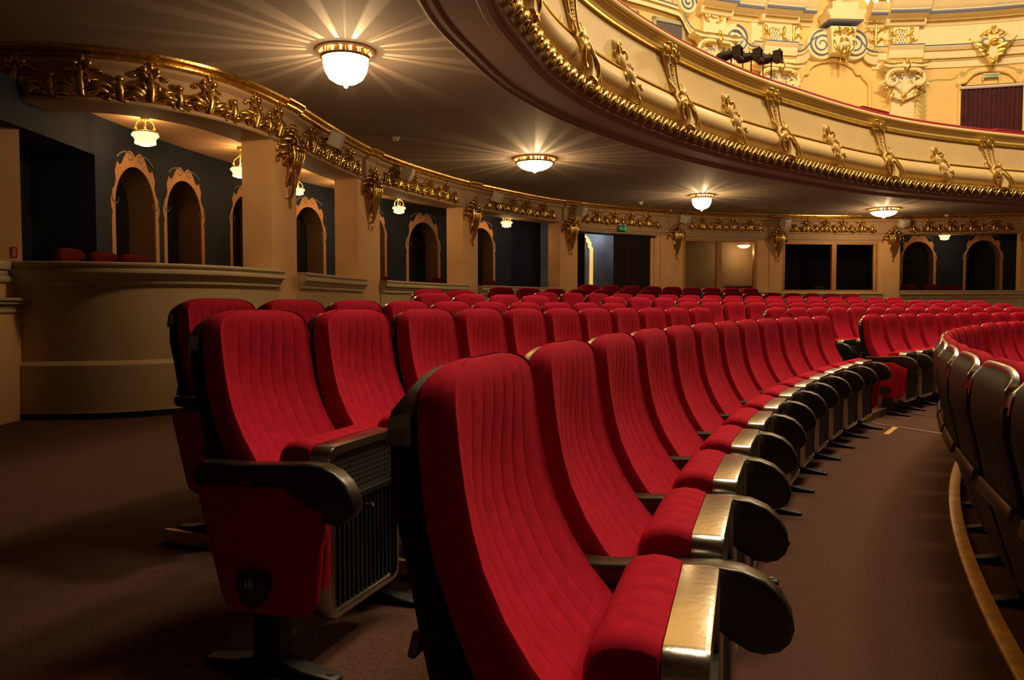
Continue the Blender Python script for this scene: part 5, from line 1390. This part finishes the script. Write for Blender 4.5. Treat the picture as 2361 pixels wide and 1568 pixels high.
# hanging loge lamps
def loge_lamp(px, ybowl, ztop, R, lab, lit=4.0, off=.0):
    # ybowl: image row of the middle of the glass
    p = at_circle(px, ybowl, LC, 13.16 + off)
    if off > 5: r_ = ray(px, ybowl); p = Vector((r_[0]/r_[1]*off, off, EYE + r_[2]/r_[1]*off))
    zb = p.z
    r = empty('pendant_lamp', (p.x, p.y, zb)); tag(r, lab, 'pendant lamp', 'small lit loge lamps')
    h = WZ1 - zb; s = R / .12
    g = MB().lathe([(.0001, h), (.045*s, h), (.04*s, h - .03), (.012, h - .05)], 16)
    g.tube([(0, 0, h - .04), (0, 0, .22*s)], .006, 6); g.ball((0, 0, .22*s), .018*s, 8, 6)
    for k in range(4):
        a = PI/2*k + .4
        g.tube([(q*s*cos(a), q*s*sin(a), z*s) for q, z in ((.008, .21), (.035, .185), (.075, .15), (.088, .115), (.078, .085), (.092, .06))], .006*s, 6)
        g.ball((.095*s*cos(a), .095*s*sin(a), .095*s), .011*s, 6, 5)
    g.lathe([(.118*s, .045*s), (.122*s, .055*s), (.108*s, .062*s), (.104*s, .05*s), (.118*s, .045*s)], 24)
    g.build('gilt_frame', M['gold_wall'], r, smooth=50, fix=False)
    b = MB().lathe([(.100*s, .050*s), (.116*s, .035*s), (.112*s, .005*s), (.095*s, -.035*s), (.085*s, -.065*s), (.05*s, -.08*s), (.0001, -.082*s)], 24)
    for k in range(14): a = 2*PI*k/14; b.ball((.114*s*cos(a), .114*s*sin(a), .025*s), .019*s, 6, 5); b.ball((.090*s*cos(a + .2), .090*s*sin(a + .2), -.05*s), .017*s, 6, 5)
    b.build('crystal_bowl', M['crystal_lit'], r, smooth=60, fix=False)
    light('bulb_up', (0, 0, .13*s), lit, WARM, .02, r); light('bulb_down', (0, 0, -.16*s), lit * .6, WARM, .06, r)
for px, y, R, lab in ((335, 318, .125, 'lit crystal pendant lamp above the leftmost arch'), (555, 396, .115, 'lit crystal pendant lamp left of the pillar closest to camera'),
                      (688, 441, .085, 'lit crystal pendant lamp just below the large corbel'), (792, 460, .085, 'lit crystal pendant lamp half hidden by the second pillar'),
                      (920, 483, .110, 'lit crystal pendant lamp above the arch between second and third pillars'), (1168, 516, .115, 'lit crystal pendant lamp right of the third pillar'), (2178, 546, .125, 'lit crystal pendant lamp in the right loge')):
    loge_lamp(px, y, 0, R, lab, off={335: 8.35, 555: 9.9}.get(px, 0))
# lamp reflection in the window glass, modelled as a bowl lamp behind it
s_ = COLON.hit(1711, -.40, last=True); p = COLON.frame(s_, -.40, 2.62) @ Vector((0, 0, 0))
bo = empty('lamp_reflection', tuple(p)); tag(bo, 'lamp reflection in the booth glass, modelled as a small bowl lamp', 'lamp')
MB().lathe([(.14, .05), (.17, .045), (.16, .02), (.10, -.02), (.0001, -.035)], 24).build('glass_bowl', mat('reflected_bowl_glow', (.9, .8, .6), .3, emit=(1, .8, .5), est=2.0), bo, smooth=60)
MB().lathe([(.14, .05), (.14, .07), (.03, .075), (.02, .3), (.0001, .3)], 20).build('lamp_mount', M['gold_wall'], bo, smooth=40)
light('bulb', (0, -.1, -.14), 7, WARM, .05, bo)  # added light, brightens the wall standing in for the reflection
# passage light behind the doorway
pl = COLON.frame(COLON.hit(1392, -.55, last=True), -.55, 2.85) @ Vector((0, 0, 0))
light('passage_light', tuple(pl), 7, (.85, .9, 1.0), .12)

# the hall chandelier, high over the stalls
hc = empty('hall_chandelier', (4.3, 5.6, 17.4)); tag(hc, 'large crystal chandelier hanging high over the stalls, out of view', 'chandelier')
MB().tube([(0, 0, .8), (0, 0, 3.4)], .03, 8).lathe([(.05, -.9), (.3, -.7), (.9, -.5), (1.0, -.45), (.95, -.4), (.3, -.45), (.12, .2), (.35, .5), (.1, .9)], 32).build('chandelier_frame', M['gold'], hc, smooth=40)
ch_ = MB()
for ring, (rr, zz, nn) in enumerate(((1.15, -.35, 24), (.7, .1, 16), (.4, .6, 10))):
    for k in range(nn): a = 2*PI*k/nn; ch_.ball((rr*cos(a), rr*sin(a), zz), .07, 8, 6)
ch_.build('bulbs', mat('chandelier_bulb', (1, .9, .7), .3, emit=(1, .78, .45), est=30), hc, smooth=60, fix=False)
hc2 = dup(hc, (9.4, 10.2, 14.4), 0, 'added second crystal chandelier for side light, nearer the balcony, out of view')  # unseen chandelier added to light the seats from the side
light('chandelier_light', (0, 0, -1.8), 4400, (1.0, .76, .46), 2.2, hc)
light('chandelier_light', (0, 0, -1.8), 3000, (1.0, .76, .46), .9, hc2)

# small chandelier in front of the upper wall, only its lowest drops reach into the picture
q_ = at_z(2032, 4, 8.2); r_ = ray(2032, 4); q_ = Vector((r_[0]/r_[1]*15.6, 15.6, EYE + r_[2]/r_[1]*15.6))
wc = empty('crystal_chandelier', tuple(q_)); tag(wc, 'crystal chandelier drops at the very top, before the upper wall', 'chandelier')
dr = MB()
for k in range(9): a = 2*PI*k/9; dr.lathe([(.0001, -.02), (.045, .06), (.012, .16), (.0001, .17)], 8, (.30*cos(a), .30*sin(a), .04 + .03*(k % 3)))
dr.lathe([(.0001, -.03), (.05, .05), (.012, .16), (.0001, .17)], 8, (-.1, .05, 0))
dr.build('crystal_drop', mat('clear_crystal', (.95, .9, .8), .08, emit=(1, .85, .6), est=.6), wc, smooth=30, fix=False)
MB().lathe([(.30, .2), (.34, .22), (.32, .26), (.30, .2)], 24).tube([(0, 0, .2), (0, 0, 3.0)], .02, 6).build('chandelier_ring', M['gold_wall'], wc, smooth=40)
light('chandelier_light', (0, 0, .75), 400, (1.0, .76, .46), .3, wc)

# ================================================================== WORLD AND CAMERA
w = bpy.data.worlds.new('world'); scene.world = w; w.use_nodes = True
w.node_tree.nodes['Background'].inputs[0].default_value = (.030, .017, .008, 1); w.node_tree.nodes['Background'].inputs[1].default_value = .5
cam = bpy.data.cameras.new('camera'); cam.sensor_width = 36; cam.lens = FPX / 2361 * 36; cam.clip_start = .05; cam.clip_end = 200
co = bpy.data.objects.new('camera', cam); COL.objects.link(co); co.location = (0, 0, EYE); co.rotation_euler = (PI/2 - PITCH, 0, 0)
scene.camera = co
scene.view_settings.view_transform = 'Standard'; scene.view_settings.look = 'None'; scene.view_settings.gamma = 1; scene.view_settings.exposure = 0.0
scene.view_settings.use_curve_mapping = False
scene.cycles.max_bounces = 6; scene.cycles.diffuse_bounces = 3; scene.cycles.glossy_bounces = 3; scene.cycles.transparent_max_bounces = 8
scene.cycles.sample_clamp_indirect = 4.0
